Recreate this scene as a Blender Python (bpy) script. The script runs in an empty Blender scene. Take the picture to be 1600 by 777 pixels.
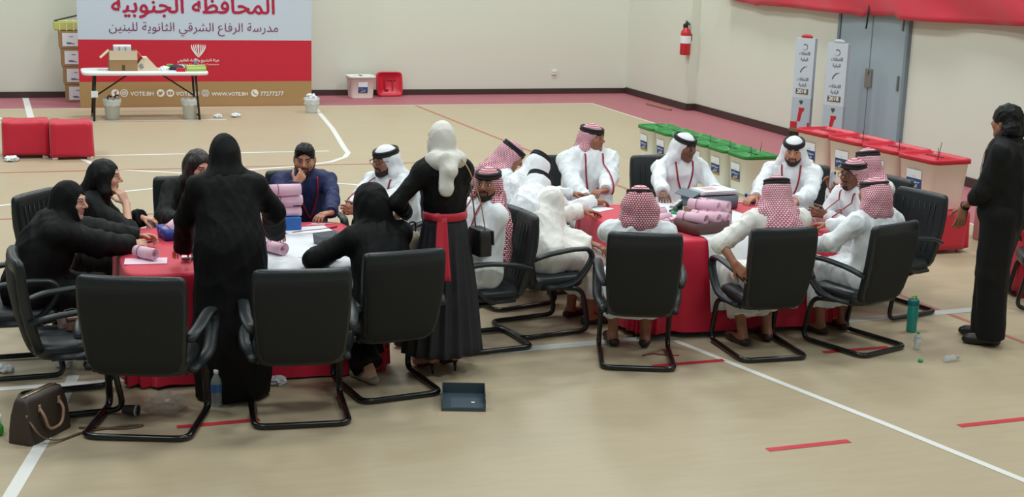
import bpy, bmesh, math, random
import numpy as np
from mathutils import Vector, Matrix

# ------------------------------------------------------------------ camera, world, lights, exposure
S = bpy.context.scene
COL = S.collection
R = math.radians
YAW, PITCH, ROLL, CAM_Z, FPX = R(19.5), R(12.6), R(1.8), 2.9, 2187.0
_f = Vector((math.sin(YAW)*math.cos(PITCH), math.cos(YAW)*math.cos(PITCH), -math.sin(PITCH)))
_r0 = Vector((math.cos(YAW), -math.sin(YAW), 0))
_u0 = _r0.cross(_f)
_r = _r0*math.cos(ROLL) + _u0*math.sin(ROLL)
_u = _u0*math.cos(ROLL) - _r0*math.sin(ROLL)
CAM = Vector((0, 0, CAM_Z))
cd = bpy.data.cameras.new('camera')
cd.sensor_width = 36.0
cd.lens = FPX/1600*36.0
cd.clip_end = 200
cam = bpy.data.objects.new('camera', cd)
m = Matrix((_r, _u, -_f)).transposed().to_4x4()
m.translation = CAM
cam.matrix_world = m
COL.objects.link(cam)
S.camera = cam

S.view_settings.view_transform = 'Standard'
S.view_settings.look = 'None'
S.view_settings.gamma = 1
S.view_settings.exposure = 0.0
S.view_settings.use_curve_mapping = False

W = bpy.data.worlds.new('world')
S.world = W
W.use_nodes = True
W.node_tree.nodes['Background'].inputs[0].default_value = (0.84, 0.97, 1.0, 1)
W.node_tree.nodes['Background'].inputs[1].default_value = 0.20

for ix, x in enumerate((-3.0, 3.0, 9.0)):
    for iy, y in enumerate((3.0, 9.5, 16.0, 22.0)):
        L = bpy.data.lights.new('hall_lamp', 'AREA')
        L.shape = 'RECTANGLE'
        L.size, L.size_y = 1.6, 1.2
        L.energy = (168, 192, 238, 246)[iy]
        L.color = (0.945, 1.0, 0.99)
        o = bpy.data.objects.new('hall_lamp', L)
        o.location = (x, y, 8.6)
        COL.objects.link(o)

def at_z(px, py, z=0.0):                     # pixel of the 1600x777 frame -> point on a level plane
    d = _f + _r*((px-800)/FPX) + _u*((388.5-py)/FPX)
    return CAM + d*((z-CAM_Z)/d.z)
def at_y(px, py, y):
    d = _f + _r*((px-800)/FPX) + _u*((388.5-py)/FPX)
    return CAM + d*(y/d.y)
def at_x(px, py, x):
    d = _f + _r*((px-800)/FPX) + _u*((388.5-py)/FPX)
    return CAM + d*(x/d.x)

# ------------------------------------------------------------------ materials
def lin(c):
    out = []
    for v in c[:3]:
        v = v/255.0
        out.append(v/12.92 if v <= 0.04045 else ((v+0.055)/1.055)**2.4)
    return (*out, 1.0)
MATS = {}
def mat(name, rgb, rough=0.6, metal=0.0, bump=0.0, bscale=200.0, var=0.0, vscale=8.0, spec=None, alpha=1.0, trans=0.0, sheen=0.0, coord='Object', sub=0.0, ior=None):
    if name in MATS: return MATS[name]
    M = bpy.data.materials.new(name); M.use_nodes = True
    nt = M.node_tree; b = nt.nodes['Principled BSDF']
    c = lin(rgb)
    b.inputs['Base Color'].default_value = c
    b.inputs['Roughness'].default_value = rough
    b.inputs['Metallic'].default_value = metal
    if spec is not None: b.inputs['Specular IOR Level'].default_value = spec
    if alpha < 1: b.inputs['Alpha'].default_value = alpha
    if trans: b.inputs['Transmission Weight'].default_value = trans
    if ior: b.inputs['IOR'].default_value = ior
    if sheen: b.inputs['Sheen Weight'].default_value = sheen
    if sub:
        b.inputs['Subsurface Weight'].default_value = sub; b.inputs['Subsurface Radius'].default_value = (1, 1, .9); b.inputs['Subsurface Scale'].default_value = .12
    if bump or var:
        tc = nt.nodes.new('ShaderNodeTexCoord')
    if bump:
        n = nt.nodes.new('ShaderNodeTexNoise'); n.inputs['Scale'].default_value = bscale; n.inputs['Detail'].default_value = 3
        bp = nt.nodes.new('ShaderNodeBump'); bp.inputs['Strength'].default_value = bump; bp.inputs['Distance'].default_value = 0.01
        nt.links.new(tc.outputs[coord], n.inputs['Vector']); nt.links.new(n.outputs[0], bp.inputs['Height'])
        nt.links.new(bp.outputs[0], b.inputs['Normal'])
    if var:
        n2 = nt.nodes.new('ShaderNodeTexNoise'); n2.inputs['Scale'].default_value = vscale; n2.inputs['Detail'].default_value = 4
        mx = nt.nodes.new('ShaderNodeMix'); mx.data_type = 'RGBA'
        mx.inputs[6].default_value = tuple(min(1, v*(1-var)) for v in c[:3])+(1,)
        mx.inputs[7].default_value = tuple(min(1, v*(1+var)) for v in c[:3])+(1,)
        nt.links.new(tc.outputs[coord], n2.inputs['Vector']); nt.links.new(n2.outputs[0], mx.inputs[0])
        nt.links.new(mx.outputs[2], b.inputs['Base Color'])
    MATS[name] = M
    return M

def shemagh_mat(name, dark, light, p):
    M = bpy.data.materials.new(name); M.use_nodes = True
    nt = M.node_tree; b = nt.nodes['Principled BSDF']; b.inputs['Roughness'].default_value = 0.85
    uv = nt.nodes.new('ShaderNodeUVMap')
    br = nt.nodes.new('ShaderNodeTexBrick')
    br.offset = 0.5; br.squash = 1.0
    br.inputs['Scale'].default_value = 1.0
    br.inputs['Color1'].default_value = lin(light); br.inputs['Color2'].default_value = lin(light)
    br.inputs['Mortar'].default_value = lin(dark)
    br.inputs['Mortar Size'].default_value = p*0.19
    br.inputs['Mortar Smooth'].default_value = 0.1
    br.inputs['Brick Width'].default_value = p; br.inputs['Row Height'].default_value = p*0.95
    nt.links.new(uv.outputs[0], br.inputs['Vector']); nt.links.new(br.outputs['Color'], b.inputs['Base Color'])
    MATS[name] = M
    return M

# ------------------------------------------------------------------ object helpers
def link(name, me, parent=None):
    o = bpy.data.objects.new(name, me); COL.objects.link(o)
    if parent is not None: o.parent = parent
    return o
def tag(o, label=None, cat=None, group=None, kind=None):
    if label: o['label'] = label
    if cat: o['category'] = cat
    if group: o['group'] = group
    if kind: o['kind'] = kind
    return o
def thing(name, label, cat, loc=(0, 0, 0), rz=0.0, group=None):
    o = link(name, None); o.location = loc; o.rotation_euler = (0, 0, R(rz)); o.empty_display_size = 0.1
    return tag(o, label, cat, group)
def copy_tree(root, loc, rz, label, group=None):
    r = root.copy(); COL.objects.link(r); r.location = loc; r.rotation_euler = (0, 0, R(rz)); r['label'] = label
    if group: r['group'] = group
    for ch in list(root.children):
        c = ch.copy(); COL.objects.link(c); c.parent = r
        for g in list(ch.children):
            d = g.copy(); COL.objects.link(d); d.parent = c
    return r

class MB:
    """collects shapes into one mesh"""
    def __init__(s): s.v = []; s.f = []; s.m = []; s.sm = []
    def add(s, V, F, mi=0, smooth=True):
        n = len(s.v); s.v += [tuple(p) for p in V]
        for f in F:
            s.f.append([i+n for i in f]); s.m.append(mi); s.sm.append(smooth)
        return s
    def box(s, c, d, mi=0, bev=0.0, rz=0.0, rx=0.0, ry=0.0, seg=2):
        bm = bmesh.new(); bmesh.ops.create_cube(bm, size=1.0)
        bmesh.ops.scale(bm, vec=Vector(d), verts=bm.verts)
        if bev: bmesh.ops.bevel(bm, geom=bm.edges[:], offset=bev, segments=seg, profile=0.5, affect='EDGES')
        M = Matrix.Translation(c) @ Matrix.Rotation(R(rz), 4, 'Z') @ Matrix.Rotation(R(rx), 4, 'X') @ Matrix.Rotation(R(ry), 4, 'Y')
        bm.transform(M); bm.verts.index_update()
        s.add([v.co[:] for v in bm.verts], [[v.index for v in f.verts] for f in bm.faces], mi, False); bm.free(); return s
    def quad(s, a, b, c, d, mi=0): return s.add([a, b, c, d], [(0, 1, 2, 3)], mi, False)
    def poly(s, pts, mi=0): return s.add(pts, [tuple(range(len(pts)))], mi, False)
    def loft(s, rings, mi=0, cap=True, closed=True, smooth=True):
        n = len(rings[0]); V = [p for r in rings for p in r]; F = []
        for i in range(len(rings)-1):
            for j in range(n if closed else n-1):
                k = (j+1) % n
                F.append((i*n+j, i*n+k, (i+1)*n+k, (i+1)*n+j))
        if cap:
            F.append(tuple(range(n))[::-1]); F.append(tuple((len(rings)-1)*n+j for j in range(n)))
        return s.add(V, F, mi, smooth)
    def tube(s, path, r, mi=0, n=8, closed=False, cap=True, r2=None, up=None):
        P = [Vector(p) for p in path]; rings = []; N = len(P); prev = None
        for i in range(N):
            if closed: t = (P[(i+1) % N]-P[i-1])
            else: t = P[min(i+1, N-1)]-P[max(i-1, 0)]
            t = t.normalized() if t.length > 1e-9 else Vector((0, 0, 1))
            if up is not None: a = Vector(up)
            elif prev is None: a = Vector((0, 0, 1)) if abs(t.z) < 0.9 else Vector((1, 0, 0))
            else: a = prev
            a = (a - t*a.dot(t)).normalized(); prev = a
            b = t.cross(a)
            ri = r[i] if isinstance(r, (list, tuple)) else r
            q = ri if r2 is None else r2
            rings.append([P[i]+a*(math.cos(2*math.pi*k/n)*ri)+b*(math.sin(2*math.pi*k/n)*q) for k in range(n)])
        if closed: rings.append(rings[0]); return s.loft(rings, mi, False)
        return s.loft(rings, mi, cap)
    def lathe(s, prof, c=(0, 0, 0), n=20, mi=0, cap=True, sx=1.0, sy=1.0):
        rings = [[(c[0]+r*sx*math.cos(2*math.pi*k/n), c[1]+r*sy*math.sin(2*math.pi*k/n), c[2]+z) for k in range(n)] for r, z in prof]
        return s.loft(rings, mi, cap)
    def xf(s, M):
        s.v = [tuple(M @ Vector(p)) for p in s.v]; return s
    def build(s, name, mats, parent=None):
        me = bpy.data.meshes.new(name); me.from_pydata(s.v, [], s.f)
        for x in (mats if isinstance(mats, (list, tuple)) else [mats]): me.materials.append(x)
        me.polygons.foreach_set('material_index', s.m); me.polygons.foreach_set('use_smooth', s.sm)
        me.update()
        return link(name, me, parent)

def sring(c, hw, hd, n=24, e=5.0, rot=0.0):
    out = []
    for k in range(n):
        a = 2*math.pi*(k+0.5)/n; ca, sa = math.cos(a), math.sin(a)
        x = math.copysign(abs(ca)**(2/e), ca)*hw; y = math.copysign(abs(sa)**(2/e), sa)*hd
        out.append((c[0]+x*math.cos(rot)-y*math.sin(rot), c[1]+x*math.sin(rot)+y*math.cos(rot), c[2]))
    return out
def fillet(pts, r, n=5, closed=False):
    P = [Vector(p) for p in pts]; out = []; N = len(P)
    for i in range(N):
        if not closed and i in (0, N-1): out.append(P[i]); continue
        a, b, c = P[i-1], P[i], P[(i+1) % N]
        d1 = (a-b); d2 = (c-b); q = min(r, d1.length*0.49, d2.length*0.49)
        s_, e_ = b+d1.normalized()*q, b+d2.normalized()*q
        for k in range(n+1):
            t = k/n; out.append(s_*(1-t)**2 + b*2*t*(1-t) + e_*t*t)
    return out

# Arabic letters joined by hand: isolated, final, initial, medial forms
AR = {'ا': 'FE8D FE8E', 'أ': 'FE83 FE84', 'ب': 'FE8F FE90 FE91 FE92', 'ة': 'FE93 FE94', 'ت': 'FE95 FE96 FE97 FE98', 'ث': 'FE99 FE9A FE9B FE9C',
      'ج': 'FE9D FE9E FE9F FEA0', 'ح': 'FEA1 FEA2 FEA3 FEA4', 'خ': 'FEA5 FEA6 FEA7 FEA8', 'د': 'FEA9 FEAA', 'ر': 'FEAD FEAE',
      'س': 'FEB1 FEB2 FEB3 FEB4', 'ش': 'FEB5 FEB6 FEB7 FEB8', 'ص': 'FEB9 FEBA FEBB FEBC', 'ط': 'FEC1 FEC2 FEC3 FEC4', 'ظ': 'FEC5 FEC6 FEC7 FEC8',
      'ع': 'FEC9 FECA FECB FECC', 'ف': 'FED1 FED2 FED3 FED4', 'ق': 'FED5 FED6 FED7 FED8', 'ل': 'FEDD FEDE FEDF FEE0', 'م': 'FEE1 FEE2 FEE3 FEE4',
      'ن': 'FEE5 FEE6 FEE7 FEE8', 'ه': 'FEE9 FEEA FEEB FEEC', 'و': 'FEED FEEE', 'ي': 'FEF1 FEF2 FEF3 FEF4', 'ئ': 'FE89 FE8A FE8B FE8C'}
AR = {k: [chr(int(x, 16)) for x in v.split()] for k, v in AR.items()}
def arabic(s):
    out = []
    for i, c in enumerate(s):
        f = AR.get(c)
        if not f: out.append(c); continue
        pv = i > 0 and len(AR.get(s[i-1], '')) == 4
        nx = i+1 < len(s) and s[i+1] in AR and len(f) == 4
        out.append(f[3 if pv and nx else 2 if nx else 1 if pv else 0])
    return ''.join(reversed(out))
def text(name, body, width, M, material, parent, bold=0.0, height=None, ext=0.0):
    """lettering as a flat mesh, centred on x, baseline at y=0, scaled to a width, moved by matrix M"""
    c = bpy.data.curves.new(name, 'FONT'); c.body = body; c.align_x = 'CENTER'; c.resolution_u = 2
    o = bpy.data.objects.new(name, c); COL.objects.link(o); bpy.context.view_layer.update()
    me = bpy.data.meshes.new_from_object(o.evaluated_get(bpy.context.evaluated_depsgraph_get()))
    bpy.data.objects.remove(o); bpy.data.curves.remove(c)
    co = np.empty(len(me.vertices)*3); me.vertices.foreach_get('co', co); co = co.reshape(-1, 3)
    me.calc_loop_triangles(); T = np.array([t.vertices[:] for t in me.loop_triangles]); bpy.data.meshes.remove(me)
    w = co[:, 0].max()-co[:, 0].min(); co[:, 0] -= (co[:, 0].max()+co[:, 0].min())/2
    k = width/w; ky = k if height is None else height/(co[:, 1].max()-co[:, 1].min())
    co[:, 0] *= k; co[:, 1] *= ky; bold *= k
    cs = max(width/620, .0009); lo = co[:, :2].min(0)-bold-2*cs; n = np.ceil((co[:, :2].max(0)+bold+2*cs-lo)/cs).astype(int)+1
    mask = np.zeros(n, bool)                          # strokes joined on a fine grid, then thickened, then laid out as strips
    for t in T:
        a, b, c_ = co[t, :2]; i0 = np.maximum(np.floor((np.minimum(np.minimum(a, b), c_)-lo)/cs).astype(int)-1, 0); i1 = np.ceil((np.maximum(np.maximum(a, b), c_)-lo)/cs).astype(int)+1
        gx_ = lo[0]+cs*(np.arange(i0[0], i1[0])+.5); gy_ = lo[1]+cs*(np.arange(i0[1], i1[1])+.5); X, Y = np.meshgrid(gx_, gy_, indexing='ij')
        e = [(q[0]-p[0])*(Y-p[1])-(q[1]-p[1])*(X-p[0]) for p, q in ((a, b), (b, c_), (c_, a))]
        ins = ((e[0] >= 0) & (e[1] >= 0) & (e[2] >= 0)) | ((e[0] <= 0) & (e[1] <= 0) & (e[2] <= 0))
        mask[i0[0]:i1[0], i0[1]:i1[1]] |= ins[:mask.shape[0]-i0[0], :mask.shape[1]-i0[1]]
    r_ = int(round(bold/cs)); m0 = mask.copy()
    for dx in range(-r_, r_+1):
        for dy in range(-r_, r_+1):
            if dx*dx+dy*dy <= r_*r_+.3: mask |= np.roll(np.roll(m0, dx, 0), dy, 1)
    V = []; FF = []
    for j in range(mask.shape[1]):
        d = np.diff(np.concatenate([[0], mask[:, j].astype(int), [0]])); s0 = np.nonzero(d == 1)[0]; s1 = np.nonzero(d == -1)[0]; y0, y1 = lo[1]+cs*j, lo[1]+cs*(j+1)
        for p, q in zip(s0, s1):
            i = len(V); V += [(lo[0]+cs*p, y0, 0), (lo[0]+cs*q, y0, 0), (lo[0]+cs*q, y1, 0), (lo[0]+cs*p, y1, 0)]; FF.append((i, i+1, i+2, i+3))
    me = bpy.data.meshes.new(name); me.from_pydata(V, [], FF); me.materials.append(material); me.transform(M); me.update()
    return link(name, me, parent)
def face_mat(origin, right, up):
    r_, u_ = Vector(right).normalized(), Vector(up).normalized(); n_ = r_.cross(u_)
    M = Matrix((r_, u_, n_)).transposed().to_4x4(); M.translation = Vector(origin); return M

# ------------------------------------------------------------------ smooth implicit surfaces (bodies and cloth)
class Cone:
    def __init__(s, a, b, ra, rb, k=0.02, flat=None, cut=None, sub=False):
        s.a = np.array(a, float); s.b = np.array(b, float); s.ra = ra; s.rb = rb; s.k = k; s.sub = sub; s.cut = cut; s.flat = flat
    def bbox(s):
        r = max(s.ra, s.rb)
        return np.minimum(s.a, s.b)-r, np.maximum(s.a, s.b)+r
    def dist(s, x, y, z):
        a = s.a; ba = s.b-s.a; px, py, pz = x-a[0], y-a[1], z-a[2]
        if s.flat is not None:                # squash along a unit direction
            n, q = s.flat; e = px*n[0]+py*n[1]+pz*n[2]; e = e*(q-1.0)
            px, py, pz = px+e*n[0], py+e*n[1], pz+e*n[2]
            g = float(ba @ np.array(n))*(q-1.0); ba = ba+g*np.array(n)
        L = float(ba @ ba)+1e-12
        t = np.clip((px*ba[0]+py*ba[1]+pz*ba[2])/L, 0, 1)
        dx, dy, dz = px-t*ba[0], py-t*ba[1], pz-t*ba[2]
        d = np.sqrt(dx*dx+dy*dy+dz*dz)-(s.ra+(s.rb-s.ra)*t)
        if s.flat is not None: d = d/(1+(s.flat[1]-1)*0.4)
        if s.cut is not None:
            for c, n in s.cut:
                d = np.maximum(d, (x-c[0])*n[0]+(y-c[1])*n[1]+(z-c[2])*n[2])
        return d
class Ell:
    def __init__(s, c, r, k=0.02, rot=None, sub=False):
        s.c = np.array(c, float); s.r = np.array(r, float); s.k = k; s.rot = None if rot is None else np.array(rot, float); s.sub = sub
    def bbox(s):
        q = s.r if s.rot is None else np.full(3, s.r.max())
        return s.c-q, s.c+q
    def dist(s, x, y, z):
        px, py, pz = x-s.c[0], y-s.c[1], z-s.c[2]
        if s.rot is not None:
            m = s.rot
            px, py, pz = px*m[0, 0]+py*m[1, 0]+pz*m[2, 0], px*m[0, 1]+py*m[1, 1]+pz*m[2, 1], px*m[0, 2]+py*m[1, 2]+pz*m[2, 2]
        r = s.r
        k0 = np.sqrt((px/r[0])**2+(py/r[1])**2+(pz/r[2])**2)
        k1 = np.sqrt((px/r[0]**2)**2+(py/r[1]**2)**2+(pz/r[2]**2)**2)+1e-9
        return k0*(k0-1.0)/k1
def smin(a, b, k):
    h = np.maximum(k-np.abs(a-b), 0)/k
    return np.minimum(a, b)-h*h*k*0.25
def field_at(prims, P):
    D = np.full(len(P), 1.0)
    for p in prims:
        d = p.dist(P[:, 0], P[:, 1], P[:, 2])
        D = -smin(-D, d, p.k) if p.sub else smin(D, d, p.k)
    return D
def surf(prims, h, lo=None, hi=None):
    """surface nets over the smooth union of the primitives"""
    bb = [p.bbox() for p in prims if not p.sub]
    l = np.min([b[0] for b in bb], 0)-3*h; u = np.max([b[1] for b in bb], 0)+3*h
    if lo is not None: l = np.maximum(l, lo); u = np.minimum(u, hi)
    n = np.maximum(np.ceil((u-l)/h).astype(int)+1, 4)
    ax = [(l[i]+h*np.arange(n[i])).astype(np.float32) for i in range(3)]
    D = np.full(n, 0.25, np.float32)
    for p in prims:
        a, b = p.bbox(); mg = p.k+2.5*h
        i0 = np.clip(np.floor((a-mg-l)/h).astype(int), 0, n); i1 = np.clip(np.ceil((b+mg-l)/h).astype(int)+1, 0, n)
        if (i1 <= i0).any(): continue
        sl = tuple(slice(i0[q], i1[q]) for q in range(3))
        d = p.dist(ax[0][sl[0]][:, None, None], ax[1][sl[1]][None, :, None], ax[2][sl[2]][None, None, :])
        D[sl] = -smin(-D[sl], d, p.k) if p.sub else smin(D[sl], d, p.k)
    ins = D < 0
    cnt = np.zeros(np.array(n)-1, np.uint8)
    for dx in (0, 1):
        for dy in (0, 1):
            for dz in (0, 1):
                cnt += ins[dx:n[0]-1+dx, dy:n[1]-1+dy, dz:n[2]-1+dz]
    act = (cnt > 0) & (cnt < 8)
    I = np.argwhere(act)
    if len(I) == 0: return np.zeros((0, 3)), np.zeros((0, 4), int)
    idx = np.full(act.shape, -1, np.int64); idx[act] = np.arange(len(I))
    acc = np.zeros((len(I), 3)); num = np.zeros(len(I))
    corners = [(a, b, c) for a in (0, 1) for b in (0, 1) for c in (0, 1)]
    val = {c: D[I[:, 0]+c[0], I[:, 1]+c[1], I[:, 2]+c[2]] for c in corners}
    for c in corners:
        for q in range(3):
            if c[q]: continue
            e = list(c); e[q] = 1; e = tuple(e)
            v0, v1 = val[c], val[e]; mk = (v0 < 0) != (v1 < 0)
            t = np.where(mk, v0/np.where(mk, v0-v1, 1), 0)
            pos = np.array(c, float)[None, :].repeat(len(I), 0); pos[:, q] += t
            acc += np.where(mk[:, None], pos, 0); num += mk
    V = l+h*(I+acc/num[:, None])
    F = []
    for q in range(3):
        p1, p2 = (q+1) % 3, (q+2) % 3
        s0 = [slice(None)]*3; s1 = [slice(None)]*3
        s0[q] = slice(0, n[q]-1); s1[q] = slice(1, n[q])
        A, B = ins[tuple(s0)], ins[tuple(s1)]
        E = np.argwhere(A != B)
        E = E[(E[:, p1] > 0) & (E[:, p1] < n[p1]-1) & (E[:, p2] > 0) & (E[:, p2] < n[p2]-1)]
        fl = A[E[:, 0], E[:, 1], E[:, 2]]
        def cell(o1, o2):
            c = E.copy(); c[:, p1] += o1; c[:, p2] += o2
            return idx[c[:, 0], c[:, 1], c[:, 2]]
        qd = np.stack([cell(-1, -1), cell(0, -1), cell(0, 0), cell(-1, 0)], 1)
        qd[~fl] = qd[~fl][:, ::-1]
        F.append(qd)
    F = np.concatenate(F)
    return V, F
def relax(V, F, it=2, w=0.5):
    for _ in range(it):
        A = np.zeros_like(V); N = np.zeros(len(V))
        for j in range(4):
            np.add.at(A, F[:, j], V[F[:, (j+1) % 4]]+V[F[:, j-1]]); np.add.at(N, F[:, j], 2)
        V = V*(1-w)+w*A/np.maximum(N, 1)[:, None]
    return V
def normals(V, F):
    fn = np.cross(V[F[:, 2]]-V[F[:, 0]], V[F[:, 3]]-V[F[:, 1]])
    N = np.zeros_like(V)
    for j in range(4): np.add.at(N, F[:, j], fn)
    return N/(np.linalg.norm(N, axis=1)[:, None]+1e-12)
def folds(V, F, amp, freq, seed, stretch=(1, 1, 0.35)):
    """cloth folds: warped waves pushed along the normals"""
    rg = np.random.RandomState(seed); P = V*np.array(stretch); n = np.zeros(len(V))
    for i in range(7):
        d = rg.normal(size=3); d /= np.linalg.norm(d); w = rg.normal(size=3); w /= np.linalg.norm(w)
        f = freq*(0.6+1.1*rg.rand())
        s_ = np.sin(P@d*f*6.28+rg.rand()*6.28+1.6*np.sin(P@w*f*4+rg.rand()*6))
        n += (1-np.abs(s_))**1.5-0.35
    for i in range(5):
        d = rg.normal(size=3); d /= np.linalg.norm(d); w = rg.normal(size=3); w /= np.linalg.norm(w)
        f = freq*(2.0+1.4*rg.rand())
        n += .22*((1-np.abs(np.sin(P@d*f*6.28+rg.rand()*6.28+2.2*np.sin(P@w*f*3+rg.rand()*6))))**2-.25)
    return V+normals(V, F)*(n*amp/2.2)[:, None]
def np_mesh(name, V, F, mats, parent=None, mi=None, uv=None):
    me = bpy.data.meshes.new(name)
    me.vertices.add(len(V)); me.vertices.foreach_set('co', np.ascontiguousarray(V, np.float32).ravel())
    me.loops.add(len(F)*4); me.loops.foreach_set('vertex_index', np.ascontiguousarray(F, np.int32).ravel())
    me.polygons.add(len(F)); me.polygons.foreach_set('loop_start', np.arange(0, len(F)*4, 4, dtype=np.int32))
    for x in (mats if isinstance(mats, (list, tuple)) else [mats]): me.materials.append(x)
    if mi is not None: me.polygons.foreach_set('material_index', np.ascontiguousarray(mi, np.int32))
    me.polygons.foreach_set('use_smooth', np.ones(len(F), bool))
    if uv is not None:
        ul = me.uv_layers.new(name='UVMap'); ul.data.foreach_set('uv', np.ascontiguousarray(uv[F.ravel()], np.float32).ravel())
    me.update(calc_edges=True)
    return link(name, me, parent)
# ------------------------------------------------------------------ the hall
def floor_mat():
    M = mat('sports_floor', (188, 168, 136), 0.42, spec=0.35)
    nt = M.node_tree; b = nt.nodes['Principled BSDF']
    tc = nt.nodes.new('ShaderNodeTexCoord'); mp = nt.nodes.new('ShaderNodeMapping')
    mp.inputs['Rotation'].default_value = (0, 0, R(12)); mp.inputs['Scale'].default_value = (1.2, 7.0, 1)
    n = nt.nodes.new('ShaderNodeTexNoise'); n.inputs['Scale'].default_value = 2.2; n.inputs['Detail'].default_value = 6; n.inputs['Roughness'].default_value = 0.62
    n2 = nt.nodes.new('ShaderNodeTexNoise'); n2.inputs['Scale'].default_value = 0.55; n2.inputs['Detail'].default_value = 3
    mx = nt.nodes.new('ShaderNodeMix'); mx.data_type = 'RGBA'
    mx.inputs[6].default_value = lin((167, 150, 121)); mx.inputs[7].default_value = lin((194, 180, 153))
    ad = nt.nodes.new('ShaderNodeMath'); ad.operation = 'MULTIPLY_ADD'; ad.inputs[1].default_value = 0.65; 
    m2 = nt.nodes.new('ShaderNodeMath'); m2.operation = 'MULTIPLY'; m2.inputs[1].default_value = 0.35
    nt.links.new(tc.outputs['Object'], mp.inputs[0]); nt.links.new(mp.outputs[0], n.inputs['Vector']); nt.links.new(tc.outputs['Object'], n2.inputs['Vector'])
    nt.links.new(n2.outputs[0], m2.inputs[0]); nt.links.new(n.outputs[0], ad.inputs[0]); nt.links.new(m2.outputs[0], ad.inputs[2])
    nt.links.new(ad.outputs[0], mx.inputs[0]); nt.links.new(mx.outputs[2], b.inputs['Base Color'])
    return M
M_FLOOR = floor_mat()
M_PINK = mat('rose_floor', (170, 98, 108), 0.5, var=0.10, vscale=3.0)
M_LINE = mat('white_line_paint', (226, 226, 220), 0.5)
M_RLINE = mat('red_line_paint', (196, 46, 56), 0.5)
M_RTHIN = mat('thin_red_line_paint', (176, 104, 88), 0.5)
M_TAPE = mat('pale_tape', (205, 208, 205), 0.45)
M_WALL = mat('cream_wall_paint', (214, 217, 203), 0.75, bump=0.05, bscale=60)
M_SKIRT = mat('dark_skirting', (62, 44, 42), 0.5)
M_RED = mat('red_satin_cloth', (194, 12, 48), 0.55, sheen=0.2, var=0.06, vscale=5)
M_WHITE = mat('white_plastic', (230, 232, 232), 0.45)
M_PAPER = mat('white_paper', (228, 231, 234), 0.8)
M_BLACK = mat('black_plastic', (24, 25, 27), 0.45)
M_STEEL = mat('brushed_steel', (150, 152, 150), 0.35, 0.9)
M_CARD = mat('brown_cardboard', (160, 126, 88), 0.85, var=0.06, vscale=6)
M_CARDL = mat('pale_cardboard', (216, 198, 172), 0.85)

fl = MB()
AX0, AX1, BY0, BY1 = -13.0, 11.17, -5.0, 24.8
fl.quad((AX0, BY0, 0), (9.67, BY0, 0), (9.67, 23.27, 0), (AX0, 23.27, 0), 0)
fl.quad((9.67, BY0, 0), (AX1+.2, BY0, 0), (AX1+.2, BY1, 0), (9.67, BY1, 0), 1)
fl.quad((AX0, 23.27, 0), (9.67, 23.27, 0), (9.67, BY1, 0), (AX0, BY1, 0), 1)
LZ = [0.0010]
def stripe(pts, w, mi):
    LZ[0] += 0.00006; z = LZ[0]
    P = [Vector((p[0], p[1], 0)) for p in pts]
    V = []; F = []
    for i, p in enumerate(P):
        t = (P[min(i+1, len(P)-1)]-P[max(i-1, 0)]).normalized(); n = Vector((-t.y, t.x, 0))*w/2
        V += [(p.x-n.x, p.y-n.y, z), (p.x+n.x, p.y+n.y, z)]
    for i in range(len(P)-1): F.append((2*i, 2*i+2, 2*i+3, 2*i+1))
    fl.add(V, F, mi, False)
def arc(cx, cy, r, a0, a1, n=24):
    return [(cx+r*math.cos(R(a0+(a1-a0)*k/n)), cy+r*math.sin(R(a0+(a1-a0)*k/n))) for k in range(n+1)]
stripe([(-13, 23.27), (9.67, 23.27)], .035, 2); stripe([(9.67, 23.27), (9.67, -5)], .035, 2)
stripe([(-3, 18.42), (3.86, 18.39)], .06, 2)
stripe([(4.62, 23.22), (4.36, 20.5), (4.12, 18.6), (4.08, 18.2), (3.96, 17.85), (3.7, 17.5), (3.3, 17.25), (2.6, 17.05), (1.78, 16.93), (0.9, 17.35), (.62, 18.35)], .07, 2)
stripe([(-3, 21.74), (2.95, 21.68)], .10, 2)
stripe([(.05, 24.75), (.12, 21.72)], .10, 2)
stripe([(-1.2, 25.0), (-.05, 21.3)], .05, 2)
stripe([(-13, 17.24), (5.0, 17.27)], .05, 4)
stripe([(-13, 14.46), (3.6, 14.50)], .05, 4)
stripe([(6.38, 23.2), (6.64, 17.1), (6.85, 13), (7.03, 9.6), (7.12, 8.2), (7.25, 6)], .05, 4)
stripe([(-.5, 15.1), (.2, 15.42), (.99, 15.8), (1.6, 16.05), (2.4, 16.2), (3.1, 16.12), (3.6, 15.85), (4.2, 15.3), (4.6, 14.7)], .06, 2)
stripe([(4.6, 16.9), (5.3, 16.82), (6.0, 16.7)], .05, 4)
stripe([(3.05, 9.06), (7.42, 9.29)], .115, 5)
stripe([(-2.6, 9.0), (.8, 9.02)], .07, 2)
stripe([(4.50, 9.02), (4.75, 8.0), (5.0, 7.0), (5.26, 5.85), (5.5, 4.8)], .055, 2)
stripe([(.24, 9.2), (.06, 8.14), (-.15, 7.2), (-.4, 6.2)], .075, 2)
for xa, ya in ((4.07, 8.48), (5.44, 8.49), (4.04, 6.81), (5.43, 6.88)):
    stripe([(xa, ya), (xa+.56, ya+.01)], .055, 3)
stripe([(.78, 8.04), (1.27, 8.05)], .055, 3)
floor = fl.build('floor', [M_FLOOR, M_PINK, M_LINE, M_RLINE, M_RTHIN, M_TAPE]); tag(floor, kind='structure')

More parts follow.
